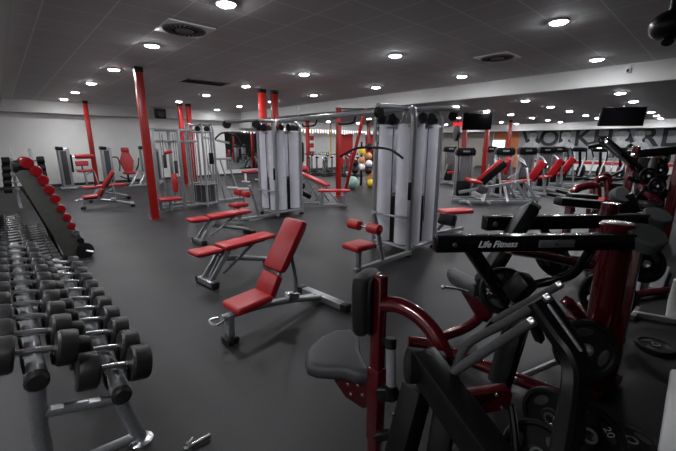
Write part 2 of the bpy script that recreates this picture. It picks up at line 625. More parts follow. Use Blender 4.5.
MB().bar((5.55, 17.7, 3.0), (5.55, 17.76, 3.0), 0.1, 0.1).build('bracket', 'grey', r)


def tv(pa, pb, d, label):
    a, b_ = W(*pa, d), W(*pb, d)           # top left, bottom right
    c = (a + b_) / 2
    w, h = (V((b_.x - a.x, b_.y - a.y, 0))).length, abs(a.z - b_.z)
    r = wthing('hanging_television', label, 'television', (c.x, c.y, a.z), 'televisions hung from the ceiling')
    x = V((b_.x - a.x, b_.y - a.y, 0)).normalized()
    n = V((x.y, -x.x, 0))
    R = Matrix((x, -n, Z)).transposed() @ Euler((0.08, 0, 0)).to_matrix()
    MB().box(c, (w, 0.06, h), R, 0.01).build('casing', 'black', r)
    MB().box(c + R @ V((0, -0.033, 0)), (w * 0.95, 0.006, h * 0.92), R).build('screen', 'screen', r)
    MB().cyl(V((c.x, c.y, a.z)) - n * -0.0, V((c.x, c.y, CH2)), 0.025).build('ceiling_pole', 'silver', r)
    MB().lathe([(0.08, 0), (0.08, -0.02), (0.03, -0.04)], (c.x, c.y, CH2)).build('ceiling_plate', 'silver', r)


tv((463, 113.5), (491, 130.0), 13.5, 'smaller hanging black television left of the mural, above the leg press tower')
tv((601, 107.0), (643, 126.0), 11.0, 'larger hanging black television in front of the wall mural')


# ------------------------------------------------------------------ red columns
def column(x, y, h, w, label, name='red_column'):
    r = thing(name, label, 'column', (x, y, 0), 0, 'red square columns')
    MB().box((0, 0, h / 2), (w, w, h), None, 0.012).build('shaft', 'red_column', r)
    MB().box((0, 0, 0.006), (w + 0.06, w + 0.06, 0.012), None, 0.004).build('base_plate', 'red_column', r)
    MB().box((0, 0, h - 0.05), (w + 0.012, w + 0.012, 0.1), None, 0.004).build('head_collar', 'black', r)


column(2.41, 8.75, CH, 0.15, 'thick red square column nearest the camera, standing alone on the left')
column(2.68, 16.9, CH, 0.15, 'red square column near the far left wall, behind the red incline bench')
column(5.62, 15.35, CH, 0.16, 'left one of two red columns behind the silver cable rack')
column(5.95, 15.35, CH, 0.16, 'right one of two red columns behind the silver cable rack')
column(6.0, 9.75, CH, 0.18, 'left one of two red columns rising behind the far cable tower')
column(6.42, 9.75, CH, 0.18, 'right one of two red columns rising behind the far cable tower')
for px, d, lab in ((308, 19.0, 'thin red column seen between the cable towers, behind the spin bikes'),
                   (368, 20.0, 'thin red column behind the medicine ball rack'),
                   (463.5, 14.5, 'red column just left of the smaller television'),
                   (485.5, 15.0, 'red column below the right end of the smaller television'),
                   (508, 19.0, 'slim red column standing before the orange wall')):
    p = W(px, 150, d)
    column(p.x, p.y, CH2, 0.15, lab)
# ------------------------------------------------------------------ dumbbells
def make_dumbbell(r, L, hl, head='rubber', n=28, name='dumbbell'):
    """axis along x, centre at the origin"""
    t = empty(name)
    hx = L / 2 - hl
    MB().lathe([(0.0155, -hx - 0.01), (0.0155, -hx * 0.9), (0.0175, -hx * 0.4), (0.0178, 0), (0.0175, hx * 0.4), (0.0155, hx * 0.9), (0.0155, hx + 0.01)], axis=(1, 0, 0), n=14).build('handle', 'chrome', t)
    for s in (-1, 1):
        MB().lathe([(0.03, hx), (r * 0.9, hx + 0.003), (r, hx + 0.014), (r, L / 2 - 0.016), (r * 0.93, L / 2 - 0.003), (r * 0.62, L / 2), (r * 0.6, L / 2 - 0.004), (0.012, L / 2 - 0.004)], axis=(s, 0, 0), n=n).build('head', head, t)
    return t


# near rack: two tiers of black rubber dumbbells
rk = wthing('dumbbell_rack', 'dark steel two-tier dumbbell rack at the near left, loaded with black rubber dumbbells', 'rack', (0.1, 3.2, 0))
YE, YF = 1.9, 4.75
ZU, ZL = 0.685, 0.45
for (x, z) in ((-0.03, ZU), (0.27, ZL)):
    rl = MB().tube([(x, YE, z), (x, YF, z)], 0.042, 18).build('rail', 'steel', rk)
    MB().lathe([(0.046, 0), (0.046, 0.03), (0.036, 0.042), (0.01, 0.046)], (x, YE + 0.02, z), (0, -1, 0)).build('end_cap', 'rubber', rl)
for y in (2.06, 4.5):
    MB().tube([(-0.03, y, ZU - 0.03), (-0.06, y, 0.35), (-0.06, y, 0.035)], 0.036, 14, True).build('post', 'steel', rk)
    MB().tube([(0.265, y, ZL - 0.02), (0.31, y, 0.2), (0.35, y, 0.03)], 0.036, 14).build('leg', 'steel', rk)
    MB().tube([(-0.05, y, 0.43), (0.285, y, 0.33)], 0.027, 14).build('crossbar', 'steel', rk)
    MB().tube([(-0.05, y, 0.08), (0.345, y, 0.05)], 0.027, 14).build('lower_brace', 'steel', rk)
    MB().lathe([(0.065, 0), (0.065, 0.018), (0.04, 0.03)], (0.352, y, 0.0)).build('foot', 'chrome', rk)
    MB().lathe([(0.065, 0), (0.065, 0.018), (0.04, 0.03)], (-0.06, y, 0.0)).build('foot', 'chrome', rk)
    for x in (0.02, 0.17):
        MB().box((x, y - 0.012, 0.43 - (x + 0.05) * 0.298 + 0.025), (0.05, 0.026, 0.006), (0.4, 0.29, 0)).build('sticker', 'white', rk)
for j in range(11):
    fr = j / 10
    for (x, z, y0, dy, row, k) in ((0.27, ZL, 1.99, 0.226, 'lower', 1.0), (-0.015, ZU, 1.98, 0.222, 'upper', 0.9)):
        rr = (0.092 - 0.028 * fr) * k
        L = (0.325 - 0.03 * fr) * (0.5 + 0.5 * k)
        t = make_dumbbell(rr, L, (0.095 - 0.01 * fr) * k)
        zc = z + 0.042 + (0.08 if row == 'lower' else 0.06)
        t.location = (x, y0 + dy * j, zc)
        t.rotation_euler = (random.uniform(-1, 1), 0.22, random.uniform(-0.03, 0.03))
        tag(t, 'black rubber dumbbell, %s on the %s tier of the near left rack' % (ORD[j], row), 'dumbbell', 'black rubber dumbbells on the near rack')
        hx = L / 2 - 0.05
        MB().bar((x - 0.05, y0 + dy * j, z + 0.03), (x - 0.05, y0 + dy * j, zc - 0.012), 0.09, 0.014).build('saddle', 'black', rk)
        MB().bar((x + 0.05, y0 + dy * j, z + 0.03), (x + 0.05, y0 + dy * j, zc - 0.012), 0.09, 0.014).build('saddle', 'black', rk)

# second rack further back, small dark dumbbells
rk2 = wthing('dumbbell_rack', 'low black dumbbell rack behind the near one, filled with small chrome-handled dumbbells', 'rack', (0.0, 6.6, 0))
for (x, z) in ((-0.3, 0.66), (-0.02, 0.42), (0.24, 0.2)):
    for dx in (-0.09, 0.09):
        MB().bar((x + dx, 5.3, z), (x + dx, 8.2, z), 0.05, 0.03).build('rail', 'black', rk2)
for y in (5.4, 8.1):
    MB().bar((-0.42, y, 0.03), (-0.38, y, 0.68), 0.05, 0.05).build('post', 'black', rk2)
    MB().bar((-0.42, y, 0.66), (0.36, y, 0.14), 0.05, 0.04).build('side_rail', 'black', rk2)
    MB().bar((-0.46, y, 0.03), (0.38, y, 0.03), 0.06, 0.06).build('foot_rail', 'black', rk2)
    MB().bar((0.3, y, 0.05), (0.3, y, 0.18), 0.05, 0.05).build('post', 'black', rk2)
sm = None
for (x, z, row) in ((-0.3, 0.66, 'top'), (-0.02, 0.42, 'middle'), (0.24, 0.2, 'bottom')):
    for j in range(14):
        lab = 'small dark dumbbell, %s on the %s tier of the low black rack' % (ORD[j], row)
        p = (x, 5.42 + j * 0.2, z + 0.045 + 0.03)
        if sm is None:
            sm = make_dumbbell(0.058, 0.27, 0.075, 'iron', 16)
            sm.location = p
            tag(sm, lab, 'dumbbell', 'small dumbbells on the low black rack')
        else:
            copy_tree(sm, p, 0, lab)

# leaning tower of red dumbbells
tw = wthing('dumbbell_tower', 'dark slanted dumbbell tower holding a column of red dumbbells', 'rack', (0.7, 6.75, 0))
B0, B1 = G(70, 257, 0.03), G(97, 250, 0.03)
Yt = B0.y


def tY(px, py, y=None):
    rr_ = ray(px, py)
    return V((0, 0, EYE)) + rr_ * ((y or Yt) / rr_.y)


P0, P1, P2, P3 = tY(66, 257), tY(91, 251), tY(29, 163), tY(15, 174)
for dy in (0.0, 0.36):
    poly = [(p.x, p.z) for p in (P0, P1, P2, P3)]
    MB().prism(poly, 0.03, frame_mat((1, 0, 0), (0, 0, 1), (0, Yt + dy, 0)), 0.006).build('side_panel', 'panelgrey', tw)
MB().bar((P0.x + 0.02, Yt + 0.18, 0.03), (P1.x, Yt + 0.18, 0.03), 0.4, 0.05).build('base', 'black', tw)
MB().bar(((P2.x + P3.x) / 2, Yt - 0.02, P2.z - 0.05), ((P2.x + P3.x) / 2, Yt + 0.38, P2.z - 0.05), 0.22, 0.16, None, 0.05).build('top_cap', 'black', tw)
MB().bar(P0 + V((0.05, 0.36, 0.0)), P3 + V((0.05, 0.36, -0.2)), 0.03, 0.06).build('back_rail', 'black', tw)
MB().tube([(P0.x - 0.06, Yt + 0.18, 0.03), (P0.x - 0.14, Yt + 0.18, 0.5), (P3.x + 0.1, Yt + 0.18, P3.z - 0.3)], 0.03).build('rear_strut', 'black', tw)
p = tY(85.5, 250.5, Yt - 0.06)
MB().lathe([(0.105, -0.02), (0.115, -0.01), (0.115, 0.02), (0.07, 0.024)], p, (0.3, -1, 0.2)).build('bumper', 'black', tw)
MB().cyl(p, p + V((0.09, -0.06, -0.03)), 0.02).build('bumper_pin', 'chrome', tw)
redpts = [(25.5, 163), (34.5, 171), (41.5, 180), (47.8, 190), (54, 199), (60, 209), (66, 217.5), (70.5, 226)]
for i, (px, py) in enumerate(redpts):
    q = tY(px + 0.5, py, Yt - 0.02)
    t = make_dumbbell(0.078 - 0.004 * i, 0.5 - 0.01 * i, 0.15, 'red_rubber', 20)
    t.location = q + V((0.0, 0.2, 0))
    t.rotation_euler = (0, 0, PI / 2 + 0.04)
    tag(t, 'red dumbbell, %s of the slanted tower' % ('topmost' if i == 0 else 'lowest red one' if i == len(redpts) - 1 else ORD[i].replace('nearest', 'from the top')), 'dumbbell', 'red dumbbells on the slanted tower')
    MB().bar(q + V((-0.14, 0.02, -0.05)), q + V((0.0, 0.02, -0.075)), 0.03, 0.012).build('cradle', 'black', tw)
for i, (px, py) in enumerate(((75, 233), (80, 240.5))):
    q = tY(px, py, Yt - 0.02)
    t = make_dumbbell(0.05 - 0.006 * i, 0.44, 0.1, 'chrome' if i == 0 else 'iron', 18)
    t.location = q + V((0.0, 0.2, 0))
    t.rotation_euler = (0, 0, PI / 2 + 0.04)
    tag(t, ('chrome dumbbell just below the red ones on the slanted tower', 'small dark dumbbell at the foot of the slanted tower, below the chrome one')[i], 'dumbbell')
    MB().bar(q + V((-0.14, 0.02, -0.03)), q + V((0.0, 0.02, -0.045)), 0.03, 0.012).build('cradle', 'black', tw)

# barbell rack against the far left wall
YB = 13.0


def bY(px, py, y=YB):
    r_ = ray(px, py)
    return V((0, 0, EYE)) + r_ * (y / r_.y)


br_ = wthing('barbell_rack', 'silver upright barbell rack against the far left wall', 'rack', (bY(26, 170).x, YB, 0))
for px in (12, 33):
    a = bY(px, 165)
    MB().bar((a.x, YB + 0.12, 0.04), (a.x, YB + 0.12, 1.55), 0.06, 0.07).build('upright', 'silver', br_)
    MB().bar((a.x, YB - 0.35, 0.03), (a.x, YB + 0.4, 0.03), 0.07, 0.06).build('foot', 'silver', br_)
    for k, py in enumerate((160.5, 168, 175, 181.5, 188)):
        z = bY(px, py).z - 0.02
        MB().bar((a.x, YB + 0.1, z - 0.03), (a.x, YB - 0.06, z), 0.04, 0.03).build('hook', 'silver', br_)
for k, py in enumerate((160.5, 168, 175, 181.5, 188)):
    a, b_ = bY(5 + 0.5 * k, py - 0.5), bY(41 + 1.3 * k, py + 0.5)
    cx_, z = (a.x + b_.x) / 2, (a.z + b_.z) / 2
    L = b_.x - a.x
    t = tag(empty('fixed_barbell', (cx_, YB - 0.05, z)), 'fixed barbell with dark round heads, %s on the far left wall rack' % ('topmost' if k == 0 else 'bottom' if k == 4 else ('', 'second from top', 'middle one', 'second from bottom')[k]), 'barbell', 'fixed barbells on the far left rack')
    MB().cyl((-L / 2, 0, 0), (L / 2, 0, 0), 0.016, 12).build('bar', 'chrome', t)
    for s in (-1, 1):
        MB().lathe([(0.04, L / 2 - 0.1), (0.1, L / 2 - 0.09), (0.105, L / 2 + 0.06), (0.09, L / 2 + 0.075)], axis=(s, 0, 0)).build('head', 'iron', t)


# ------------------------------------------------------------------ weight plates
def plate_mb(r, th=0.045):
    return MB().lathe([(0.026, -th * 0.42), (r * 0.3, -th * 0.42), (r * 0.34, -th * 0.18), (r * 0.8, -th * 0.18), (r * 0.86, -th * 0.5), (r * 0.97, -th * 0.5), (r, -th * 0.34),
                       (r, th * 0.34), (r * 0.97, th * 0.5), (r * 0.86, th * 0.5), (r * 0.8, th * 0.18), (r * 0.34, th * 0.18), (r * 0.3, th * 0.42), (0.026, th * 0.42), (0.026, -th * 0.42)], n=40, cap=False)


def make_plate(r, num=None, slots=3, slotmat='grey'):
    t = empty('weight_plate')
    plate_mb(r).build('disc', 'iron', t)
    MB().lathe([(0.026, -0.024), (0.04, -0.024), (0.04, 0.024), (0.026, 0.024), (0.026, -0.024)], n=24, cap=False).build('hub_ring', 'chrome', t)
    for k in range(slots):
        a = 2 * PI * k / slots + 0.5
        R = Matrix.Rotation(a, 4, 'Z') @ Matrix.Translation((r * 0.58, 0, 0))
        pl = [(r * 0.14 * math.cos(q) , r * 0.3 * math.sin(q)) for q in [2 * PI * i / 14 for i in range(14)]]
        MB().prism(pl, 0.024, R, 0.002).build('grip_slot', slotmat, t)
    if num:
        for sgn in (1, -1):
            Mx = Matrix.Translation((0, r * 0.6 * sgn, 0.0125)) @ Matrix.Rotation(0 if sgn > 0 else PI, 4, 'Z')
            text('number', num, r * 0.3, Mx, 'letter', t, 0.0012)
    return t


def put_plate(t, loc, axis, label, group=None, spin=0.0):
    ax = V(axis).normalized()
    q = Z.rotation_difference(ax)
    t.rotation_mode = 'QUATERNION'
    t.rotation_quaternion = q @ Euler((0, 0, spin)).to_quaternion()
    t.location = loc
    return tag(t, label, 'weight plate', group)


# ------------------------------------------------------------------ benches
def make_bench(label, incline=True):
    r = thing('weight_bench', label, 'bench', (0, 0, 0), 0, 'adjustable red weight benches')
    MB().box((0, 0, 0.03), (0.11, 0.14, 0.06), None, 0.015).build('front_foot', 'rubber', r)
    MB().bar((0, 0, 0.05), (0.01, 0, 0.26), 0.07, 0.06).build('front_post', 'silver', r)
    fr = MB().tube([(-0.06, 0, 0.245), (0.25, 0, 0.235), (0.62, 0, 0.18), (1.1, 0, 0.06)], 0.032, 12, True, 5)
    fr.tube([(0.42, 0.06, 0.17), (0.75, 0.09, 0.13), (1.1, 0.09, 0.06)], 0.022, 10)
    fr.build('main_tube', 'silver', r)
    MB().bar((1.13, -0.3, 0.045), (1.13, 0.3, 0.045), 0.09, 0.07).build('rear_foot', 'steel', r)
    for s in (-1, 1):
        MB().box((1.13, s * 0.34, 0.045), (0.1, 0.09, 0.085), None, 0.015).build('foot_cap', 'rubber', r)
    MB().tube([(-0.07, -0.045, 0.24), (-0.14, -0.06, 0.24), (-0.16, 0.0, 0.24), (-0.14, 0.06, 0.24), (-0.07, 0.045, 0.24)], 0.011, 8, True, 4).build('lift_handle', 'chrome', r)
    MB().box((0.2, 0, 0.275), (0.3, 0.1, 0.05), (0, -0.08, 0), 0.01).build('seat_bracket', 'black', r)
    MB().box((0.2, 0, 0.318), (0.37, 0.28, 0.07), (0, -0.06, 0), 0.03, 3).build('seat', 'red_vinyl', r)

    def pad(name, p0, p1, w, th):
        p0, p1 = V(p0), V(p1)
        MB().bar(p0, p1, w, th, None, th * 0.42).build(name, 'red_vinyl', r)
        n = (p1 - p0).normalized().cross(V((0, 1, 0)))
        o = n * (th * 0.55)
        if o.z > 0:
            o = -o
        q = (p1 - p0) * 0.08
        MB().bar(p0 + q + o, p1 - q + o, w * 0.8, 0.02, None, 0.004).build('backing_board', 'black', r)
    if incline:
        pad('lumbar_pad', (0.37, 0, 0.315), (0.475, 0, 0.515), 0.26, 0.08)
        pad('backrest', (0.49, 0, 0.535), (0.79, 0, 0.975), 0.285, 0.085)
        MB().tube([(0.42, 0, 0.26), (0.74, 0, 0.78)], 0.022, 10).build('back_support', 'steel', r)
        MB().tube([(0.7, 0, 0.68), (0.76, 0, 0.34), (0.72, 0, 0.15)], 0.02, 10).build('ladder_strut', 'steel', r)
        MB().box((0.7, 0, 0.2), (0.14, 0.09, 0.09), (0, 0.3, 0), 0.015).build('adjuster', 'chrome', r)
    else:
        pad('backrest', (0.42, 0, 0.385), (1.22, 0, 0.43), 0.3, 0.075)
        MB().bar((0.42, 0, 0.33), (1.1, 0, 0.365), 0.05, 0.04).build('back_support', 'steel', r)
        MB().tube([(1.0, 0, 0.36), (0.7, 0, 0.16)], 0.02, 10).build('ladder_strut', 'steel', r)
    return r


def make_flat_bench(label):
    """seat end towards -x, wide foot under the seat, single tail foot"""
    r = thing('flat_bench', label, 'bench', (0, 0, 0), 0, 'flat set red benches')
    MB().bar((0.03, -0.17, 0.045), (0.03, 0.17, 0.045), 0.08, 0.07).build('front_foot', 'steel', r)
    for s in (-1, 1):
        MB().box((0.03, s * 0.19, 0.045), (0.09, 0.06, 0.085), None, 0.015).build('foot_cap', 'rubber', r)
        MB().bar((0.03, s * 0.09, 0.06), (0.3, s * 0.09, 0.4), 0.035, 0.06).build('front_leg', 'silver', r)
    MB().bar((0.08, 0, 0.1), (0.3, 0, 0.4), 0.03, 0.05).build('seat_post', 'steel', r)
    MB().tube([(0.2, 0, 0.3), (0.55, 0, 0.22), (1.0, 0, 0.09)], 0.034, 12, True, 5).build('main_tube', 'silver', r)
    MB().bar((1.02, -0.16, 0.045), (1.02, 0.16, 0.045), 0.09, 0.075).build('tail_foot', 'black', r)
    MB().tube([(0.22, -0.07, 0.12), (0.72, -0.05, 0.41)], 0.02, 10).build('ladder_strut', 'steel', r)
    MB().bar((-0.02, 0, 0.385), (0.9, 0, 0.395), 0.06, 0.04).build('pad_rail', 'steel', r)
    MB().box((0.04, 0, 0.43), (0.33, 0.26, 0.06), (0, 0.03, 0), 0.03, 3).build('seat', 'red_vinyl', r)
    MB().bar((0.23, 0, 0.44), (1.02, 0, 0.452), 0.28, 0.065, None, 0.03).build('backrest', 'red_vinyl', r)
    return r


b1 = make_bench('red adjustable weight bench with raised backrest, nearest one, in the middle of the floor')
b1.location = (1.235, 2.71, 0)
b1.rotation_euler = (0, 0, 0.06)
copy_tree(b1, (1.42, 11.4, 0), -0.2, 'red adjustable weight bench with raised backrest near the far left wall')
b2 = make_flat_bench('red bench with its pad laid flat, standing just behind the nearest red bench')
b2.location = (1.6, 4.1, 0)
b2.rotation_euler = (0, 0, 0.1)
copy_tree(b2, (2.28, 6.0, 0), 0.04, 'red bench with its pad laid flat, just before the far cable tower')
copy_tree(b2, (1.75, 12.7, 0), -0.05, 'red bench with its pad laid flat, beyond the incline bench by the left wall')


# ------------------------------------------------------------------ cable towers
def make_tower(label):
    r = thing('cable_tower', label, 'gym machine', (0, 0, 0), 0, 'four-stack cable towers')
    a = 0.355
    H = 1.96
    cs = [(-a, -a), (a, -a), (a, a), (-a, a)]
    for i, (x, y) in enumerate(cs):
        big = i == 0 or i == 2
        rr = 0.046 if i == 0 else 0.034
        p = MB().tube([(x, y, 0.03), (x, y, 1.0), (x, y, H), (x * 0.93, y * 0.93, H + 0.13), (x * 0.7, y * 0.7, H + 0.22), (x * 0.1, y * 0.1, H + 0.235)], rr, 14, True, 5).build('post', 'silver', r)
        MB().lathe([(0.06, 0), (0.06, 0.03), (0.045, 0.05)], (x, y, 0)).build('foot', 'rubber', p)
    for i in range(4):
        (x0, y0), (x1, y1) = cs[i], cs[(i + 1) % 4]
        p0, p1 = V((x0, y0, 0)), V((x1, y1, 0))
        mid = (p0 + p1) / 2
        out = mid.normalized()
        t = (p1 - p0).normalized()
        for z in (0.12, H - 0.02):
            MB().tube([p0 + Z * z, p1 + Z * z], 0.026, 10).build('crossbar', 'silver', r)
        # two curved frosted panels with a gap
        for s in (-1, 1):
            pts = []
            for k in range(7):
                q = -1 + 2 * k / 6
                pts.append(mid + t * (s * 0.185 + q * 0.138) + out * (0.085 * (1 - q * q) - 0.03))
            m_ = MB()
            bm = m_.bm
            lo = [bm.verts.new(v + Z * 0.17) for v in pts] + [bm.verts.new(v - out * 0.008 + Z * 0.17) for v in pts[::-1]]
            hi = [bm.verts.new(v.co + Z * 1.8) for v in lo]
            n = len(lo)
            for k in range(n):
                bm.faces.new((lo[k], lo[(k + 1) % n], hi[(k + 1) % n], hi[k]))
            bm.faces.new(lo[::-1])
            bm.faces.new(hi)
            m_.build('shroud_panel', 'frost', r)
        st = MB()
        for k in range(22):
            st.box(mid - out * 0.13 + Z * (0.16 + k * 0.034), (0.36 if abs(t.x) > .5 else 0.14, 0.36 if abs(t.y) > .5 else 0.14, 0.029))
        st.build('weight_stack', 'iron', r)
        for s in (-1, 1):
            MB().cyl(mid - out * 0.13 + t * s * 0.1 + Z * 0.15, mid - out * 0.13 + t * s * 0.1 + Z * H, 0.012, 8).build('guide_rod', 'chrome', r)
        MB().cyl(mid + out * 0.01 + Z * 0.5, mid + out * 0.01 + Z * (H + 0.03), 0.007, 6).build('cable', 'black', r)
        MB().cyl(mid + out * 0.06 + Z * (H + 0.08) + t * 0.02, mid + out * 0.06 + Z * (H + 0.08) - t * 0.02, 0.085, 20).build('pulley', 'black', r)
        MB().cyl(mid - t * 0.2 + out * 0.05 + Z * (H + 0.09) + t * 0.02, mid - t * 0.2 + out * 0.05 + Z * (H + 0.09) - t * 0.02, 0.075, 20).build('pulley', 'black', r)
    MB().bar((-a - 0.05, -a - 0.012, 0.88), (-a - 0.05, -a - 0.012, 1.14), 0.05, 0.03, (0, 1, 0)).build('instruction_plate', 'black', r)
    # handrail round the near corner
    MB().tube([(-a - 0.04, a, 0.62), (-a - 0.14, 0.1, 0.62), (-a - 0.1, -a * 0.8, 0.62), (-a, -a - 0.02, 0.62)], 0.018, 8, True, 4).build('guard_rail', 'silver', r)
    return r


def pulldown_station(T, org, near):
    """low pulldown station projecting to -x from a tower (parts of the tower)"""
    ox, oy = org
    MB().bar((-0.35, oy, 0.07), (ox + 0.05, oy, 0.07), 0.06, 0.06).build('station_rail', 'silver', T)
    MB().tube([(ox + 0.62, oy, 0.05), (ox + 0.52, oy, 0.45), (ox + 0.4, oy, 0.8)], 0.032, 12, True, 4).build('station_post', 'silver', T)
    MB().bar((ox + 0.12, oy, 0.1), (ox + 0.12, oy, 0.37), 0.06, 0.06).build('seat_post', 'silver', T)
    MB().box((ox + 0.12, oy, 0.40), (0.34, 0.3, 0.08), None, 0.03, 3).build('seat', 'red_vinyl', T)
    MB().bar((ox + 0.46, oy, 0.6), (ox + 0.22, oy, 0.64), 0.05, 0.04).build('roller_arm', 'silver', T)
    MB().cyl((ox + 0.22, oy - 0.28, 0.64), (ox + 0.22, oy + 0.28, 0.64), 0.015, 10).build('roller_axle', 'chrome', T)
    for s in (-1, 1):
        MB().lathe([(0.05, 0), (0.066, 0.012), (0.066, 0.19), (0.05, 0.2)], (ox + 0.22, oy + s * 0.07, 0.64), (0, s, 0)).build('thigh_roller', 'red_vinyl', T)


tR = make_tower('nearer four-stack cable tower with frosted shrouds, right of centre')
tR.location = (4.72, 3.46, 0)
tL = copy_tree(tR, (4.9, 7.3, 0), 0, 'farther four-stack cable tower with frosted shrouds, left of centre')
# nearer tower: lat arm and seat to the left, low row seat to the right
pulldown_station(tR, (-1.6, -0.38), True)
MB().tube([(0, 0, 2.19), (-0.4, -0.05, 2.21), (-0.95, -0.2, 2.18)], 0.04, 12, True, 4).build('lat_arm', 'silver', tR)
MB().cyl((-0.93, -0.22, 2.1), (-0.93, -0.17, 2.1), 0.075, 18).build('arm_pulley', 'black', tR)
MB().tube([(0, 0, 2.19), (0.35, -0.4, 2.21), (0.5, -0.56, 2.18)], 0.04, 12, True, 4).build('front_arm', 'silver', tR)
MB().cyl((0.44, -0.5, 2.1), (0.48, -0.47, 2.1), 0.07, 18).build('arm_pulley', 'black', tR)
MB().cyl((-0.93, -0.2, 1.68), (-0.93, -0.2, 2.16), 0.006, 6).build('lat_cable', 'black', tR)
MB().tube([(0.55, -0.62, 1.1), (0.5, -0.55, 2.1)], 0.006, 6).build('row_cable', 'black', tR)
MB().lathe([(0.02, 0), (0.12, 0.01), (0.12, 0.05), (0.02, 0.06)], (0.52, -0.5, 1.85), (0.7, -0.7, 0)).build('pulley_cover', 'grey', tR)
tR_lat = wthing('lat_bar', 'black bent lat pulldown bar hanging left of the nearer cable tower', 'cable attachment', (3.75, 3.3, 1.66))
MB().tube([W(340, 157, 4.9), W(352, 150, 4.85), W(362, 147.5, 4.8), W(375, 147.5, 4.7), W(388, 149, 4.6), W(396, 153, 4.5), W(403, 158.5, 4.45)], 0.016, 10, True, 4).build('bar', 'black', tR_lat)
MB().tube([W(376, 147, 4.7), W(376, 141, 4.7)], 0.012, 8).build('swivel', 'chrome', tR_lat)
# far right bench seat of the nearer tower
MB().box((1.42, -0.13, 0.45), (0.62, 0.3, 0.075), (0, 0, -0.45), 0.03, 3).build('row_seat', 'red_vinyl', tR)
MB().bar((0.37, 0.0, 0.1), (1.6, -0.2, 0.1), 0.06, 0.06).build('station_rail', 'silver', tR)
MB().bar((1.4, -0.12, 0.06), (1.4, -0.12, 0.42), 0.07, 0.05).build('seat_post', 'silver', tR)
MB().box((1.4, -0.12, 0.04), (0.2, 0.34, 0.07), None, 0.02).build('foot_block', 'silver', tR)
MB().box((0.98, -0.22, 0.36), (0.16, 0.3, 0.2), (0, 0.35, 0), 0.03).build('foot_plate', 'black', tR)
MB().bar((0.86, -0.04, 0.1), (0.98, -0.2, 0.34), 0.05, 0.05).build('foot_plate_arm', 'silver', tR)
# farther tower: pulldown station and arm
pulldown_station(tL, (-1.4, -0.27), False)
MB().tube([(0, 0, 2.19), (-0.5, 0.1, 2.2), (-1.15, 0.35, 2.16)], 0.04, 12, True, 4).build('lat_arm', 'silver', tL)
MB().cyl((-1.12, 0.32, 2.1), (-1.12, 0.38, 2.1), 0.09, 18).build('arm_pulley', 'black', tL)
MB().cyl((-0.55, 0.05, 2.11), (-0.55, 0.11, 2.11), 0.09, 18).build('arm_pulley', 'black', tL)
for k, (px, py) in enumerate(((232.5, 187.5), (243.5, 188.5))):
    p = W(px, py, 7.9)
    t = wthing('tee_handle', ('white-tipped tee handle standing left of the far tower, outer one', 'white-tipped tee handle standing left of the far tower, inner one')[k], 'cable attachment', (p.x, p.y, 0.0))
    MB().tube([(p.x, p.y, 0.02), (p.x, p.y, p.z)], 0.014, 8).build('stem', 'silver', t)
    MB().tube([p + V((0.09, -0.08, 0)), p - V((0.09, -0.08, 0))], 0.018, 10).build('cross_grip', 'white', t)
    MB().lathe([(0.09, 0), (0.09, 0.015), (0.02, 0.03)], (p.x, p.y, 0)).build('base', 'grey', t)
# crossover beam joining the towers
xb = wthing('crossover_beam', 'long grey overhead beam joining the two cable towers', 'gym machine', (4.8, 5.4, 2.2))
MB().tube([(4.62, 3.56, 2.2), (4.86, 7.2, 2.2)], 0.045, 14).build('beam', 'silver', xb)
MB().tube([(4.8, 3.56, 2.23), (5.04, 7.2, 2.23)], 0.03, 12).build('upper_rail', 'silver', xb)
for y in (4.75, 5.9):
    x = 4.62 + (y - 3.5) * 0.0646
    MB().tube([(x, y - 0.17, 2.18), (x - 0.05, y - 0.17, 2.06), (x - 0.12, y - 0.1, 2.03), (x - 0.14, y + 0.1, 2.03), (x - 0.1, y + 0.18, 2.08)], 0.017, 8, True, 4).build('pull_up_grip', 'black', xb)

# ------------------------------------------------------------------ silver cable rack on the left
cr = wthing('cable_rack', 'silver multi-post cable rack between the red columns, left of the far tower', 'gym machine', (3.3, 9.5, 0))


def hexstack(cx_, cy_, r_, h):
    for k in range(6):
        a = 2 * PI * k / 6 + 0.3
        x, y = cx_ + r_ * math.cos(a), cy_ + r_ * math.sin(a)
        q = MB().tube([(x, y, 0.02), (x, y, h), (cx_ + 0.7 * r_ * math.cos(a), cy_ + 0.7 * r_ * math.sin(a), h + 0.14), (cx_, cy_, h + 0.18)], 0.03, 10, True, 3).build('post', 'silver', cr)
        a2 = a + PI / 6
        MB().cyl((cx_ + r_ * 0.6 * math.cos(a2), cy_ + r_ * 0.6 * math.sin(a2), 0.1), (cx_ + r_ * 0.6 * math.cos(a2), cy_ + r_ * 0.6 * math.sin(a2), h), 0.013, 8).build('guide_rod', 'chrome', cr)
        a3 = a + 2 * PI / 6
        for z in (0.1, 0.62, h - 0.02):
            MB().tube([(x, y, z), (cx_ + r_ * math.cos(a3), cy_ + r_ * math.sin(a3), z)], 0.02, 8).build('ring_bar', 'silver', cr)
    st = MB()
    for k in range(14):
        st.box((cx_, cy_, 0.15 + k * 0.036), (r_ * 1.05, r_ * 1.05, 0.03), (0, 0, 0.3))
    st.build('weight_stack', 'grey', cr)
    MB().box((cx_ + 0.1, cy_ - r_ - 0.03, 1.3), (0.12, 0.06, 0.3), None, 0.02).build('cable_carriage', 'black', cr)
    for s in (-1, 1):
        MB().cyl((cx_ + s * 0.12, cy_ - 0.2, h + 0.06), (cx_ + s * 0.12, cy_ - 0.16, h + 0.06), 0.07, 16).build('pulley', 'black', cr)


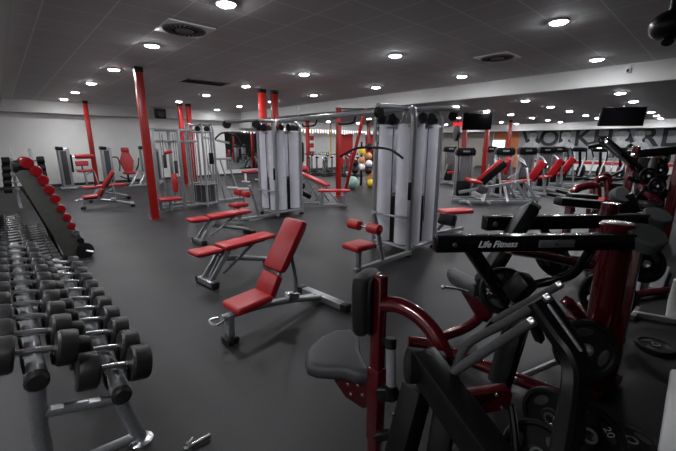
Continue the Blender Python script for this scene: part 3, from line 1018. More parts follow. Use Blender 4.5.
hexstack(4.0, 9.7, 0.36, 2.0)
for (x, y) in ((2.75, 9.45), (2.75, 10.15), (3.35, 9.45), (3.35, 10.15)):
    MB().bar((x, y, 0.03), (x, y, 2.02), 0.07, 0.07).build('upright', 'silver', cr)
    MB().cyl((x + 0.16, y, 0.1), (x + 0.16, y, 1.95), 0.014, 8).build('guide_rod', 'chrome', cr)
for y in (9.45, 10.15):
    for z in (2.02, 1.74, 0.08):
        MB().bar((2.7, y, z), (3.85, y + (0.1 if y < 10 else -0.1), z), 0.06, 0.06).build('beam', 'silver', cr)
for x in (2.75, 3.35):
    MB().bar((x, 9.45, 2.02), (x, 10.15, 2.02), 0.06, 0.06).build('tie', 'silver', cr)
for (x, z) in ((2.95, 1.3), (3.2, 1.15)):
    MB().cyl((x, 9.4, z), (x, 9.4, 1.9), 0.007, 6).build('cable', 'black', cr)
    MB().bar((x, 9.38, z - 0.2), (x, 9.38, z + 0.12), 0.06, 0.07).build('carriage', 'grey', cr)
MB().lathe([(0.03, 0), (0.065, 0.03), (0.075, 0.2), (0.06, 0.42), (0.03, 0.46)], (3.12, 9.32, 0.5)).build('red_pad', 'red_vinyl', cr)
MB().box((2.95, 9.3, 0.34), (0.5, 0.3, 0.07), None, 0.028, 3).build('red_seat', 'red_vinyl', cr)
MB().bar((2.95, 9.3, 0.05), (2.95, 9.3, 0.31), 0.06, 0.06).build('seat_post', 'silver', cr)
MB().cyl((2.92, 9.28, 1.46), (3.1, 9.28, 1.5), 0.04, 12).build('red_roller', 'red_vinyl', cr)
MB().bar((3.02, 9.28, 1.5), (3.02, 9.45, 1.75), 0.04, 0.04).build('roller_arm', 'silver', cr)
MB().bar((4.2, 9.9, 1.85), (5.0, 10.05, 1.7), 0.05, 0.06).build('arm', 'silver', cr)
for (x0, x1) in ((4.55, 4.72), (4.95, 5.2)):
    for dy in (0, 0.5):
        MB().tube([(x0, 10.1 + dy, 1.25), (x0, 10.1 + dy, 1.15), (x1, 9.95 + dy, 0.04)], 0.026, 8).build('slanted_leg', 'silver', cr)
MB().bar((4.45, 10.1, 1.25), (5.05, 10.1, 1.25), 0.1, 0.06).build('shelf', 'silver', cr)
MB().bar((4.3, 9.9, 0.05), (5.4, 10.1, 0.05), 0.06, 0.06).build('floor_rail', 'silver', cr)
MB().tube([(4.45, 9.85, 1.78), (4.75, 9.9, 1.98), (5.2, 10.0, 1.9), (5.35, 10.05, 1.7)], 0.025, 8, True, 4).build('bent_bar', 'black', cr)
# ------------------------------------------------------------------ machines along the far left wall
def stack_tower(r, x, y, w=0.36, d=0.34, h=1.52):
    R = None
    MB().box((x, y, h / 2), (w, d, h), None, 0.05, 3).build('stack_housing', 'silver', r)
    MB().box((x, y - d / 2 - 0.004, h / 2 + 0.03), (w * 0.5, 0.02, h * 0.82), None, 0.006).build('stack_window', 'grey', r)
    MB().box((x - w * 0.24, y - 0.02, h - 0.02), (w * 0.62, d * 1.06, 0.14), (0, 0.12, 0), 0.04).build('top_cap', 'black', r)
    MB().box((x, y, 0.04), (w + 0.14, d + 0.2, 0.07), None, 0.02).build('base', 'silver', r)


YM = 16.9
r = thing('curl_machine', 'silver weight machine with red roll pad and small seat, leftmost along the far wall', 'gym machine', (1.75, YM, 0), 0, 'machines along the far left wall')
stack_tower(r, 0, 0)
MB().bar((0.18, 0, 0.06), (0.95, 0, 0.06), 0.08, 0.07).build('base_rail', 'silver', r)
MB().bar((0.6, 0, 0.06), (0.57, 0, 0.6), 0.08, 0.07).build('seat_post', 'silver', r)
MB().box((0.6, -0.05, 0.66), (0.5, 0.36, 0.09), None, 0.03, 3).build('seat', 'red_vinyl', r)
MB().box((0.55, 0.12, 0.93), (0.42, 0.09, 0.2), (-0.2, 0, 0), 0.035, 3).build('back_pad', 'red_vinyl', r)
MB().bar((0.55, 0.17, 0.6), (0.55, 0.17, 0.95), 0.05, 0.05).build('back_post', 'black', r)
MB().lathe([(0.06, 0), (0.085, 0.015), (0.085, 0.6), (0.06, 0.62)], (0.34, -0.05, 1.2), (1, 0, 0)).build('roll_pad', 'red_vinyl', r)
MB().cyl((0.17, -0.05, 1.2), (0.36, -0.05, 1.2), 0.025, 10).build('roll_axle', 'chrome', r)
MB().bar((0.22, -0.05, 0.62), (0.22, -0.05, 1.28), 0.07, 0.06).build('lever', 'black', r)
MB().bar((0.3, -0.08, 0.7), (0.55, -0.1, 0.66), 0.05, 0.05).build('link', 'silver', r)
MB().tube([(0.95, -0.2, 0.05), (0.88, -0.1, 0.62), (0.6, 0.0, 0.5)], 0.025, 8).build('side_brace', 'silver', r)

r = thing('chest_press_machine', 'silver machine with a tall red seat back and headrest by the far left wall', 'gym machine', (3.12, YM, 0), 0, 'machines along the far left wall')
stack_tower(r, 0, 0)
MB().bar((0.18, 0, 0.06), (1.0, 0, 0.06), 0.08, 0.07).build('base_rail', 'silver', r)
bk = [(-0.13, -0.42), (-0.22, -0.15), (-0.26, 0.05), (-0.17, 0.3), (-0.13, 0.42), (0.13, 0.42), (0.17, 0.3), (0.26, 0.05), (0.22, -0.15), (0.13, -0.42)]
MB().prism(bk, 0.1, frame_mat((1, 0, 0), (0, 0.16, 1), (0.72, 0.05, 0.92)), 0.03, 3).build('seat_back', 'red_vinyl', r)
MB().box((0.72, 0.13, 1.42), (0.3, 0.11, 0.2), (-0.1, 0, 0), 0.05, 3).build('headrest', 'red_vinyl', r)
MB().box((0.72, -0.18, 0.5), (0.44, 0.42, 0.1), None, 0.04, 3).build('seat', 'red_vinyl', r)
MB().bar((0.72, 0.16, 0.06), (0.72, 0.2, 1.35), 0.07, 0.07).build('seat_post', 'black', r)
MB().tube([(0.18, -0.05, 1.15), (0.38, -0.05, 1.12), (0.4, -0.2, 0.85), (0.32, -0.4, 0.62)], 0.026, 8, True, 4).build('press_arm', 'black', r)
MB().tube([(1.0, 0.0, 0.55), (1.08, -0.15, 0.8), (1.12, -0.2, 1.1)], 0.026, 8, True, 4).build('press_arm', 'black', r)
MB().tube([(0.32, -0.38, 0.4), (0.5, -0.42, 0.3), (0.75, -0.38, 0.3)], 0.025, 8).build('foot_bar', 'black', r)

r = thing('leg_machine', 'silver machine with slanted low frames beside the nearest red column', 'gym machine', (4.55, YM, 0), 0, 'machines along the far left wall')
stack_tower(r, 0, 0, 0.4)
stack_tower(r, 0.42, 0.05, 0.3, 0.3, 1.45)
for k in range(3):
    MB().bar((-0.9 + 0.3 * k, -1.0, 0.08), (-0.5 + 0.3 * k, -0.7, 0.62), 0.1, 0.05).build('slanted_frame', 'silver', r)
MB().bar((-1.0, -1.05, 0.06), (0.25, -0.9, 0.06), 0.08, 0.07).build('base_rail', 'silver', r)
MB().bar((-0.6, -0.7, 0.62), (0.15, -0.65, 0.3), 0.06, 0.05).build('top_link', 'silver', r)
MB().bar((0.0, -0.9, 0.06), (0, -0.1, 0.06), 0.08, 0.07).build('stack_rail', 'silver', r)


# ------------------------------------------------------------------ selector machines right of centre
def make_selector(label, kind, loc, rz):
    """tower at the origin; the seat stands towards -x"""
    r = thing('selector_machine', label, 'gym machine', loc, rz, 'silver selector machines right of centre')
    for s in (-1, 1):
        MB().bar((0, s * 0.25, 0.03), (0, s * 0.25, 1.45), 0.07, 0.13, (1, 0, 0), 0.02).build('side_post', 'silver', r)
    MB().box((0, 0, 0.8), (0.1, 0.43, 1.12), None, 0.02).build('mesh_shroud', 'shroud', r)
    MB().box((0.0, 0, 0.3), (0.2, 0.4, 0.5), None, 0.01).build('weight_stack', 'iron', r)
    cap = [(-0.29, 0), (-0.3, 0.14), (-0.24, 0.23), (0.24, 0.23), (0.3, 0.14), (0.29, 0)]
    MB().prism(cap, 0.24, frame_mat((0, 1, 0), (0, 0, 1), (0, 0, 1.33)), 0.02).build('top_cap', 'black', r)
    MB().box((-0.125, 0, 1.45), (0.012, 0.2, 0.05)).build('emblem', 'silver', r)
    MB().box((0, 0, 0.04), (0.3, 0.6, 0.07), None, 0.02).build('base', 'silver', r)
    for y in (-0.16, 0.16):
        MB().cyl((-0.062, y, 0.3), (-0.062, y, 1.42), 0.012, 8).build('guide_rod', 'chrome', r)
    MB().bar((-0.15, 0.28, 0.06), (-1.5, 0.28, 0.06), 0.07, 0.07).build('base_rail', 'silver', r)
    MB().bar((-0.15, -0.28, 0.06), (-1.5, -0.28, 0.06), 0.07, 0.07).build('base_rail', 'silver', r)
    return r


def seat_parts(r, x, y0=0.12, w=0.26):
    """red seat set sideways before the tower, its back rising towards -y"""
    MB().box((x, y0, 0.5), (w + 0.06, 0.4, 0.09), (-0.12, 0, 0), 0.035, 3).build('seat', 'red_vinyl', r)
    p0, p1 = V((x, y0 - 0.2, 0.56)), V((x, y0 - 0.58, 1.12))
    MB().bar(p0, p1, w, 0.09, (1, 0, 0), 0.035).build('backrest', 'red_vinyl', r)
    n = V((0, -0.83, -0.56)) * 0.06
    MB().bar(p0 + n, p1 + n, w * 0.9, 0.05, (1, 0, 0), 0.008).build('backing_board', 'black', r)
    MB().bar((x, y0 - 0.05, 0.05), (x, y0 - 0.05, 0.46), 0.09, 0.08).build('seat_post', 'silver', r)
    MB().tube([p1 + n * 2 - V((0, -0.1, 0.12)), (x, y0 - 0.75, 0.06)], 0.035, 8).build('rear_strut', 'silver', r)
    MB().bar((x, y0 + 0.5, 0.06), (x, y0 - 0.8, 0.06), 0.08, 0.07).build('floor_rail', 'silver', r)
    MB().tube([(x, y0 + 0.45, 0.08), (x - 0.05, y0 + 0.35, 0.5), (x - 0.05, y0 + 0.25, 0.85)], 0.03, 8).build('front_arm', 'silver', r)


r = make_selector('silver leg press with reclined red seat and sled rails, beyond the nearer cable tower', 'leg', (10.55, 5.55, 0), math.radians(47))
for s in (-1, 1):
    MB().bar((-1.5, s * 0.35 - 0.4, 0.1), (-0.35, s * 0.25 - 0.9, 0.42), 0.07, 0.07).build('sled_rail', 'silver', r)
MB().box((-0.62, -0.1, 0.6), (0.42, 0.42, 0.1), (0.2, -0.1, 0), 0.04, 3).build('seat', 'red_vinyl', r)
MB().bar((-0.55, -0.28, 0.6), (-0.5, -0.95, 1.18), 0.2, 0.09, (1, 0, 0), 0.035).build('backrest', 'red_vinyl', r)
MB().bar((-0.6, -0.36, 0.54), (-0.55, -1.02, 1.12), 0.2, 0.05, (1, 0, 0)).build('backing_board', 'black', r)
MB().box((-0.75, -0.25, 0.38), (0.5, 0.3, 0.22), (0.4, 0, 0), 0.03).build('carriage', 'grey', r)
for (y0, y1) in ((-1.05, -1.45), (-1.35, -1.75)):
    for dx in (-0.3, 0.3):
        MB().bar((-0.9 + dx, y1, 0.05), (-0.9 + dx, y0, 0.62), 0.05, 0.07, (1, 0, 0)).build('slanted_leg', 'silver', r)
MB().bar((-0.9, 0.4, 0.3), (-0.9, -1.4, 0.62), 0.09, 0.08).build('guide_beam', 'silver', r)
MB().bar((-0.9, 0.6, 0.08), (-0.9, -1.75, 0.08), 0.08, 0.07).build('floor_beam', 'silver', r)
MB().bar((-1.25, 0.5, 0.08), (-1.25, -1.5, 0.08), 0.08, 0.07).build('floor_beam', 'silver', r)
MB().tube([(-0.62, -1.1, 0.68), (-0.62, -1.4, 0.86), (-0.62, -1.45, 1.1)], 0.022, 8).build('grip', 'silver', r)

r = make_selector('silver selector machine with red upright back pad, second tower right of the nearer cable tower', 'press', (12.0, 4.95, 0), math.radians(44))
MB().bar((-0.35, 0.1, 0.75), (-0.5, 0.05, 1.25), 0.32, 0.1, (0, 1, 0), 0.04).build('backrest', 'red_vinyl', r)
MB().box((-0.6, 0.0, 0.5), (0.4, 0.4, 0.1), None, 0.04, 3).build('seat', 'red_vinyl', r)
MB().bar((-0.5, 0, 0.06), (-0.5, 0, 0.5), 0.08, 0.08).build('seat_post', 'silver', r)
for s in (-1, 1):
    MB().tube([(-0.2, s * 0.36, 1.2), (-0.65, s * 0.42, 1.0), (-0.95, s * 0.42, 0.55), (-1.1, s * 0.42, 0.1)], 0.035, 8, True, 4).build('press_arm', 'silver', r)
    MB().tube([(-0.72, s * 0.42, 0.98), (-0.82, s * 0.2, 1.12)], 0.022, 8).build('grip', 'black', r)

for px, py, rz, lab in ((522, 193, 50, 'silver selector machine with reclined red seat, third tower right of the nearer cable tower'),
                        (541, 188, 50, 'silver selector machine with reclined red seat, fourth tower right of the nearer cable tower'),
                        (553, 184, 52, 'silver selector machine with reclined red seat, last of the row before the cross trainers')):
    p = G(px, py)
    r = make_selector(lab, 'seat', (p.x, p.y, 0), math.radians(rz))
    seat_parts(r, -0.75, 0.42)
    MB().tube([(-0.1, 0.36, 1.25), (-0.6, 0.45, 1.15), (-0.9, 0.42, 0.85)], 0.03, 8, True, 4).build('press_arm', 'silver', r)
for px, d, lab in ((448, 15.5, 'silver selector machine half hidden between the nearer cable tower and the leg press'),
                   (487, 14.5, 'grey selector machine tower in the gap between the first two selector machines')):
    p = G(px, 182, 0.0)
    r = make_selector(lab, 'seat', (p.x, p.y, 0), math.radians(50))
    seat_parts(r, -0.8)

# ------------------------------------------------------------------ exercise bikes near the mural
def make_cross(label, p, rz):
    r = thing('cross_trainer', label, 'exercise machine', (p.x, p.y, 0), rz, 'cross trainers before the mural')
    MB().box((0.1, 0, 0.06), (1.5, 0.5, 0.1), None, 0.03).build('base', 'black', r)
    MB().lathe([(0.2, -0.11), (0.3, -0.08), (0.3, 0.08), (0.2, 0.11)], (0.35, 0, 0.38), (0, 1, 0)).build('flywheel_cover', 'black', r)
    MB().tube([(0.3, 0, 0.3), (0.1, 0, 0.95), (-0.02, 0, 1.3)], 0.06, 10).build('mast', 'black', r)
    MB().box((-0.06, 0, 1.4), (0.16, 0.62, 0.2), (0, -0.5, 0), 0.06, 3).build('console', 'black', r)
    MB().box((-0.13, 0, 1.42), (0.012, 0.36, 0.12), (0, -0.5, 0)).build('display', 'screen', r)
    for s in (-1, 1):
        MB().bar((-0.3, s * 0.2, 0.2), (0.05, s * 0.22, 1.05), 0.07, 0.06).build('white_link', 'silver', r)
        MB().box((-0.55, s * 0.16, 0.22), (0.4, 0.15, 0.05), (0, 0.1, 0), 0.02).build('pedal', 'black', r)
        MB().tube([(0.12, s * 0.26, 0.9), (-0.05, s * 0.3, 1.25), (-0.25, s * 0.3, 1.45)], 0.03, 8, True, 3).build('swing_handle', 'black', r)
    return r


for i, (px, py) in enumerate(((558, 180), (576, 179.5), (596, 180), (616, 180))):
    p = G(px, py)
    make_cross('black cross trainer with white links before the mural, %s' % ('leftmost', 'second from left', 'third from left', 'rightmost')[i], p, math.radians(-10))
p = G(641, 180)
r = thing('treadmill', 'grey treadmill to the right of the cross trainers', 'treadmill', (p.x, p.y, 0), 0.1)
MB().box((0, 0, 0.12), (1.7, 0.75, 0.18), None, 0.04).build('deck', 'grey', r)
for s in (-1, 1):
    MB().bar((0.5, s * 0.36, 0.15), (0.75, s * 0.36, 1.25), 0.07, 0.07).build('upright', 'white', r)
    MB().bar((0.2, s * 0.36, 0.95), (0.75, s * 0.36, 1.05), 0.05, 0.05).build('handrail', 'black', r)
MB().box((0.72, 0, 1.3), (0.14, 0.8, 0.28), (0, -0.4, 0), 0.04).build('console', 'black', r)

# lit doorway, sign and pieces on the back wall right of the cable tower
p = V((XW - 0.04, 11.3, 0))
r = wthing('lit_window', 'bright white lit panel low on the orange wall behind the selector machines', 'screen', (XW - 0.03, 11.4, 1.35))
MB().box((XW - 0.05, 10.95, 1.6), (0.06, 0.95, 0.7), None, 0.01).build('frame', 'grey', r)
MB().box((XW - 0.085, 10.95, 1.6), (0.01, 0.85, 0.6)).build('panel', 'litscreen', r)
q = W(459, 124.5, 19.0)
r = wthing('red_sign', 'small red lit sign hanging left of the smaller television', 'sign', q)
MB().bar(q - _R * 0.3, q + _R * 0.3, 0.05, 0.2).build('sign_box', 'exit', r)
MB().cyl(q + Z * 0.1, V((q.x, q.y, CH2)), 0.012, 8).build('hanger', 'silver', r)

# ------------------------------------------------------------------ view between the towers
# string of lights along the back soffit edge
sl = wthing('string_lights', 'dense row of white string lights hanging under the back soffit', 'string lights', (14.0, 16.86, 2.46))
MB().tube([(10.4, 16.86, 2.47), (24, 16.86, 2.47)], 0.012, 6).build('wire', 'white', sl)
m_ = MB()
for k in range(64):
    x = 10.5 + k * 0.2
    dz = 0.12 + 0.12 * random.random()
    m_.tube([(x, 16.86, 2.47), (x, 16.86, 2.47 - dz)], 0.014, 5)
o = m_.build('bulb_strands', 'fairy', sl)
o['kind'] = 'stuff'

# red steel A frame
q0 = G(338.5, 196)
af = wthing('red_steel_frame', 'red steel A-frame with a slanted brace standing between the cable towers', 'frame', (q0.x, q0.y, 0))
MB().bar(q0, q0 + Z * 2.78, 0.13, 0.13, (1, 0, 0)).build('post', 'red_column', af)
q1 = G(345, 193)
q2 = W(365, 109, 11.3)
MB().bar((q1.x, q1.y, 0.02), q2, 0.08, 0.08).build('brace', 'red_column', af)
MB().bar(q0 + Z * 2.74, q2, 0.04, 0.04).build('top_tie', 'black', af)
MB().box(q0 + Z * 0.01, (0.3, 0.3, 0.02)).build('base_plate', 'red_column', af)
# red flat bench in front of it
r = thing('flat_bench', 'low red flat bench on a grey pedestal, at the foot of the red steel frame', 'bench', (6.45, 7.1, 0), -0.72, 'low red benches between the towers')
MB().box((0.02, 0, 0.45), (0.86, 0.26, 0.065), None, 0.03, 3).build('pad', 'red_vinyl', r)
MB().bar((0.3, 0, 0.04), (0.3, 0, 0.42), 0.09, 0.07).build('pedestal', 'silver', r)
MB().bar((-0.3, 0, 0.04), (-0.3, 0, 0.42), 0.09, 0.07).build('pedestal', 'silver', r)
MB().bar((-0.4, 0, 0.06), (0.4, 0, 0.06), 0.07, 0.05).build('base_rail', 'silver', r)
MB().box((0.3, 0, 0.03), (0.08, 0.4, 0.05), None, 0.01).build('foot', 'grey', r)
MB().box((-0.75, 0, 0.36), (0.34, 0.3, 0.12), (0, 0.5, 0), 0.03).build('foot_plate', 'black', r)
MB().bar((-0.8, 0, 0.1), (-0.38, 0, 0.12), 0.06, 0.05).build('foot_plate_arm', 'silver', r)
# incline red bench further back
a0, a1 = W(304, 174, 10.8), W(328, 185.5, 10.2)
r = wthing('decline_bench', 'long red sloping bench with grey legs just right of the far cable tower', 'bench', (a1.x, a1.y, 0))
MB().bar(a0, a1, 0.2, 0.07, None, 0.025).build('pad', 'red_vinyl', r)
MB().bar(a0 - Z * 0.08, a1 - Z * 0.08, 0.08, 0.06).build('pad_rail', 'silver', r)
for t in (0.12, 0.55, 0.92):
    q = a0.lerp(a1, t)
    for s in (-1, 1):
        MB().bar(q - Z * 0.1, V((q.x, q.y, 0.02)) + _R * s * 0.35, 0.05, 0.05).build('leg', 'silver', r)
MB().tube([W(291, 169, 11.1), W(308, 169, 11.0)], 0.09, 14).build('leg_roller', 'red_vinyl', r)
MB().bar(W(299, 171, 11.05), a0, 0.06, 0.06).build('roller_arm', 'silver', r)
MB().ball(W(302, 186, 10.4), 0.1, 14).build('weight_knob', 'iron', r)
# gym ball, ball rack, box
p = G(352, 189.5)
o = MB().ball((0, 0, 0.25), 0.25, 28).build('exercise_ball', 'mint')
o.location = (p.x, p.y, 0)
tag(o, 'pale green exercise ball on the floor beside the red slanted brace', 'exercise ball')
pr_ = G(368, 186)
br2 = wthing('ball_rack', 'dark upright rack of medicine balls left of the nearer cable tower', 'rack', (pr_.x, pr_.y, 0))
for px in (361, 377):
    t = G(px, 186)
    MB().bar((t.x, t.y, 0.02), (t.x, t.y, 1.75), 0.06, 0.06).build('upright', 'black', br2)
zz = []
balls = [(362.3, 152, 'yellow'), (361.8, 160.5, 'tan'), (368.6, 156, 'tan'), (369.5, 146.5, 'iron'), (355, 163, 'iron'), (369, 163.5, 'white'), (361.5, 167, 'white'), (375, 152, 'iron'), (375, 160, 'iron'), (355, 170.5, 'iron'), (368.5, 171, 'iron')]
for i, (px, py, m_) in enumerate(balls):
    c = W(px, py, 14.2)
    rad = 0.14
    o = MB().ball((0, 0, 0), rad, 18).build('medicine_ball', m_)
    o.location = c
    nm = {'yellow': 'yellow medicine ball, brightest on the ball rack', 'iron': 'black medicine ball on the ball rack', 'tan': 'tan medicine ball on the ball rack', 'white': 'white medicine ball on the ball rack'}[m_]
    ex = {1: ', directly below the yellow one', 2: ', lower right of the yellow one', 3: ', upper right of the yellow one', 4: ', left of the lower tan ball', 5: ', below the right tan ball', 6: ', below the left tan ball', 7: ', at the right end of the upper tier', 8: ', at the right end of the middle tier', 9: ', at the lower left corner', 10: ', on the bottom tier at right'}.get(i, '')
    tag(o, nm + ex, 'medicine ball', 'medicine balls on the rack')
    MB().bar(c + V((-0.12, 0.09, -rad - 0.012)), c + V((0.12, -0.09, -rad - 0.012)), 0.16, 0.02).build('cradle', 'black', br2)
p = G(374, 184)
r = wthing('storage_crate', 'tan crate with a yellow ball in front, under the ball rack', 'crate', (p.x, p.y, 0))
R = Matrix.Rotation(-YAW, 3, 'Z')
MB().box((p.x, p.y, 0.28), (0.6, 0.45, 0.55), R, 0.02).build('body', 'tan', r)
o = MB().ball((0, 0, 0), 0.16, 16).build('yellow_ball', 'yellow')
o.location = G(370, 186, 0.0) + Z * 0.16 + (-_F) * 0.35
tag(o, 'yellow ball on the floor before the tan crate', 'ball')

mr = wthing('wall_mirror', 'tall framed mirror on the far white wall, just left of the far cable tower', 'mirror', (9.9, YW, 0.2))
MB().box((9.9, YW - 0.02, 1.3), (2.3, 0.03, 2.1), None, 0.004).build('frame', 'white', mr)
MB().box((9.9, YW - 0.038, 1.3), (2.2, 0.01, 2.0)).build('glass', 'mirror', mr)
r = thing('flat_bench', 'small red bench with white legs against the far wall mirror', 'bench', (8.3, 14.6, 0), 0.3)
MB().box((0, 0, 0.45), (1.1, 0.3, 0.09), None, 0.03, 3).build('pad', 'red_vinyl', r)
for x in (-0.45, 0.45):
    MB().bar((x, 0, 0.03), (x, 0, 0.41), 0.07, 0.07).build('leg', 'white', r)
    MB().bar((x, -0.22, 0.03), (x, 0.22, 0.03), 0.07, 0.05).build('foot', 'white', r)
# spin bikes between the towers
def make_spin(label, p, rz):
    r = thing('spin_bike', label, 'exercise bike', (p.x, p.y, 0), rz, 'spin bikes between the towers')
    for x in (-0.5, 0.5):
        MB().bar((x, -0.25, 0.04), (x, 0.25, 0.04), 0.07, 0.06).build('foot', 'black', r)
    MB().bar((-0.5, 0, 0.07), (0.5, 0, 0.07), 0.07, 0.06).build('base_rail', 'black', r)
    MB().lathe([(0.05, -0.02), (0.24, -0.025), (0.25, 0), (0.24, 0.025), (0.05, 0.02)], (0.36, 0, 0.36), (0, 1, 0)).build('flywheel', 'steel', r)
    MB().tube([(-0.2, 0, 0.1), (0.0, 0, 0.55), (0.36, 0, 0.85)], 0.045, 8).build('frame', 'grey', r)
    MB().tube([(-0.1, 0, 0.4), (-0.3, 0, 0.92)], 0.03, 8).build('seat_post', 'chrome', r)
    MB().box((-0.3, 0, 0.96), (0.28, 0.18, 0.07), None, 0.03).build('saddle', 'black', r)
    MB().tube([(0.32, 0, 0.6), (0.42, 0, 1.08)], 0.035, 8).build('stem', 'chrome', r)
    MB().tube([(0.6, -0.22, 1.18), (0.4, -0.2, 1.1), (0.4, 0.2, 1.1), (0.6, 0.22, 1.18)], 0.022, 8).build('handlebar', 'black', r)
    MB().box((0.36, 0.0, 0.66), (0.2, 0.08, 0.14), None, 0.02).build('guard', 'redsign', r)
    return r


for i, (px, py) in enumerate(((309.5, 176), (317, 175), (324.5, 176), (332, 175), (345, 176), (356, 176), (302, 174.5), (312, 171.5), (327, 171.5), (349, 172))):
    make_spin('dark spin bike seen between the cable towers, %s' % ('second from left', 'third from left', 'middle one', 'just left of the red steel post', 'just right of the red steel post', 'rightmost', 'leftmost', 'back row, left', 'back row, middle', 'back row, right')[i], G(px, py), 0.82 + 0.1 * (i % 3))
# red and yellow things on the back wall
r = struct(MB().box((17.6, YW - 0.02, 1.2), (1.5, 0.06, 2.2), None, 0.01).build('door_1', 'redsign'))
r = struct(MB().box((20.2, YW - 0.02, 1.2), (1.0, 0.06, 2.2), None, 0.01).build('door_2', 'redsign'))
for i, px in enumerate((318, 319)):
    c = ray(px, 150)
    c = V((0, 0, EYE)) + c * ((YW - 0.08) / c.y)
r = wthing('wall_poster', 'red and white poster on the white back wall between the towers', 'poster', (14.55, YW, 1.4))
MB().box((14.55, YW - 0.02, 1.45), (0.7, 0.03, 1.5)).build('sheet', 'white', r)
for k, z in enumerate((2.0, 1.55, 1.05)):
    MB().box((14.55, YW - 0.04, z), (0.55, 0.01, 0.28)).build('printed_band', 'redsign', r)
c = W(331, 155, 19.5)
r = wthing('yellow_strap', 'yellow suspension strap hanging left of the red steel post', 'strap', c)
MB().bar(V((c.x, c.y, 1.0)), V((c.x, c.y, 2.3)), 0.1, 0.02).build('webbing', 'yellow', r)
MB().cyl(V((c.x, c.y, 2.3)), V((c.x, c.y, CH2)), 0.02, 8).build('hanger', 'black', r)
p = G(352, 177)
r = wthing('plyo_step', 'pale grey step platform behind the pale green exercise ball', 'step', (p.x, p.y, 0))
MB().bar(W(346, 174, 15.8), W(359, 171.5, 15.8), 0.5, 0.16, None, 0.04).build('platform', 'silver', r)
q = W(352, 173, 15.8)
MB().box((q.x, q.y, q.z / 2 - 0.03), (0.5, 0.35, q.z - 0.08), R, 0.02).build('riser', 'grey', r)
# punch bag left
c = W(299.5, 152, 12.0)
r = wthing('punch_bag', 'small black punch bag hanging beside the far cable tower', 'punch bag', c)
MB().lathe([(0.06, -0.36), (0.15, -0.32), (0.16, 0), (0.15, 0.3), (0.05, 0.36)], c).build('bag', 'black', r)
MB().cyl(c + Z * 0.35, V((c.x, c.y, CH2)), 0.012, 8).build('chain', 'steel', r)
# ------------------------------------------------------------------ foreground: nearest row machine
m1 = wthing('row_machine', 'dark red row machine with black saddle and chest pad, nearest at the bottom right', 'gym machine', (1.22, 1.0, 0))
MB().bar((1.205, 1.012, 0.03), (1.21, 1.012, 1.1), 0.055, 0.06, (0, 1, 0), 0.008).build('post', 'dark_red', m1)
MB().bar((1.205, 1.012, 0.2), (1.207, 1.012, 0.62), 0.065, 0.07, (0, 1, 0), 0.006).build('post_sleeve', 'dark_red', m1)
# chest pad
pc = W(366, 301, 1.74)
pl = [(-0.1, -0.10), (-0.085, -0.145), (-0.04, -0.155), (0.04, -0.155), (0.085, -0.145), (0.1, -0.10), (0.1, 0.10), (0.085, 0.145), (0.04, 0.155), (-0.04, 0.155), (-0.085, 0.145), (-0.1, 0.10)]
PX, PY = V((0.93, 0.34, 0)), V((0.03, 0.02, 1))
pm = frame_mat(PX, PY, pc)
pad = MB().prism(pl, 0.085, pm, 0.036, 5).build('chest_pad', 'vinyl', m1)
n = (pm.to_3x3() @ V((0, 0, 1)))
MB().prism([(a * 0.9, b_ * 0.92) for a, b_ in pl], 0.016, frame_mat(PX, PY, pc + (n if n.dot(_R) > 0 else -n) * 0.05), 0.004).build('pad_board', 'black', m1)
MB().bar(pc + V((0.0, -0.04, 0.02)), V((1.222, 1.0, 1.0)), 0.06, 0.1).build('pad_bracket', 'black', m1)
MB().bar(W(379, 276, 1.71), W(380, 300, 1.71), 0.03, 0.05).build('pad_clip', 'black', m1)
# saddle: wide at the rear, nose towards the post
sp = [(305, 365), (306, 355), (312, 349), (322, 342), (335, 337), (350, 336), (357, 340), (360, 346), (360, 355), (366, 364), (370, 371), (368, 377), (356, 378), (344, 374), (330, 374), (316, 373), (307, 370)]
zs = 0.56
pts = [G(a, b_, zs) for a, b_ in sp]
cc = sum(pts, V()) / len(pts)
M_ = Matrix.Translation(cc)
MB().prism([((p - cc).x, (p - cc).y) for p in pts][::-1], 0.085, M_ @ Matrix.Rotation(0.1, 4, _R), 0.041, 6).build('saddle', 'saddle', m1)
MB().prism([((p - cc).x * 0.7, (p - cc).y * 0.7) for p in pts][::-1], 0.03, Matrix.Translation(cc - Z * 0.045), 0.006).build('saddle_plate', 'black', m1)
# bracket plate below the saddle
bp = [W(334, 376, 1.93), W(366, 376, 1.86), W(384, 372, 1.8), (W(384, 404, 1.8)), W(362, 412, 1.86), W(345, 398, 1.9)]
nrm = (bp[1] - bp[0]).cross(bp[3] - bp[0]).normalized()
o0 = bp[0]
fm = frame_mat(bp[1] - bp[0], Z, o0)
inv = fm.inverted()
MB().prism([((inv @ p).x, (inv @ p).y) for p in bp], 0.05, fm, 0.006).build('seat_bracket', 'dark_red', m1)
zn = fm.to_3x3() @ V((0, 0, 1))
for (px, py, d) in ((348, 384, 1.88), (358, 385, 1.86), (350, 396, 1.87), (361, 398, 1.84), (372, 382, 1.82), (371, 398, 1.82), (379, 378, 1.79)):
    q = inv @ W(px, py, d)
    for s in (-1, 1):
        c = fm @ V((q.x, q.y, s * 0.026))
        MB().lathe([(0.009, -0.004), (0.009, 0.004), (0.004, 0.006)], c, zn * s, 10).build('bolt', 'chrome', m1)
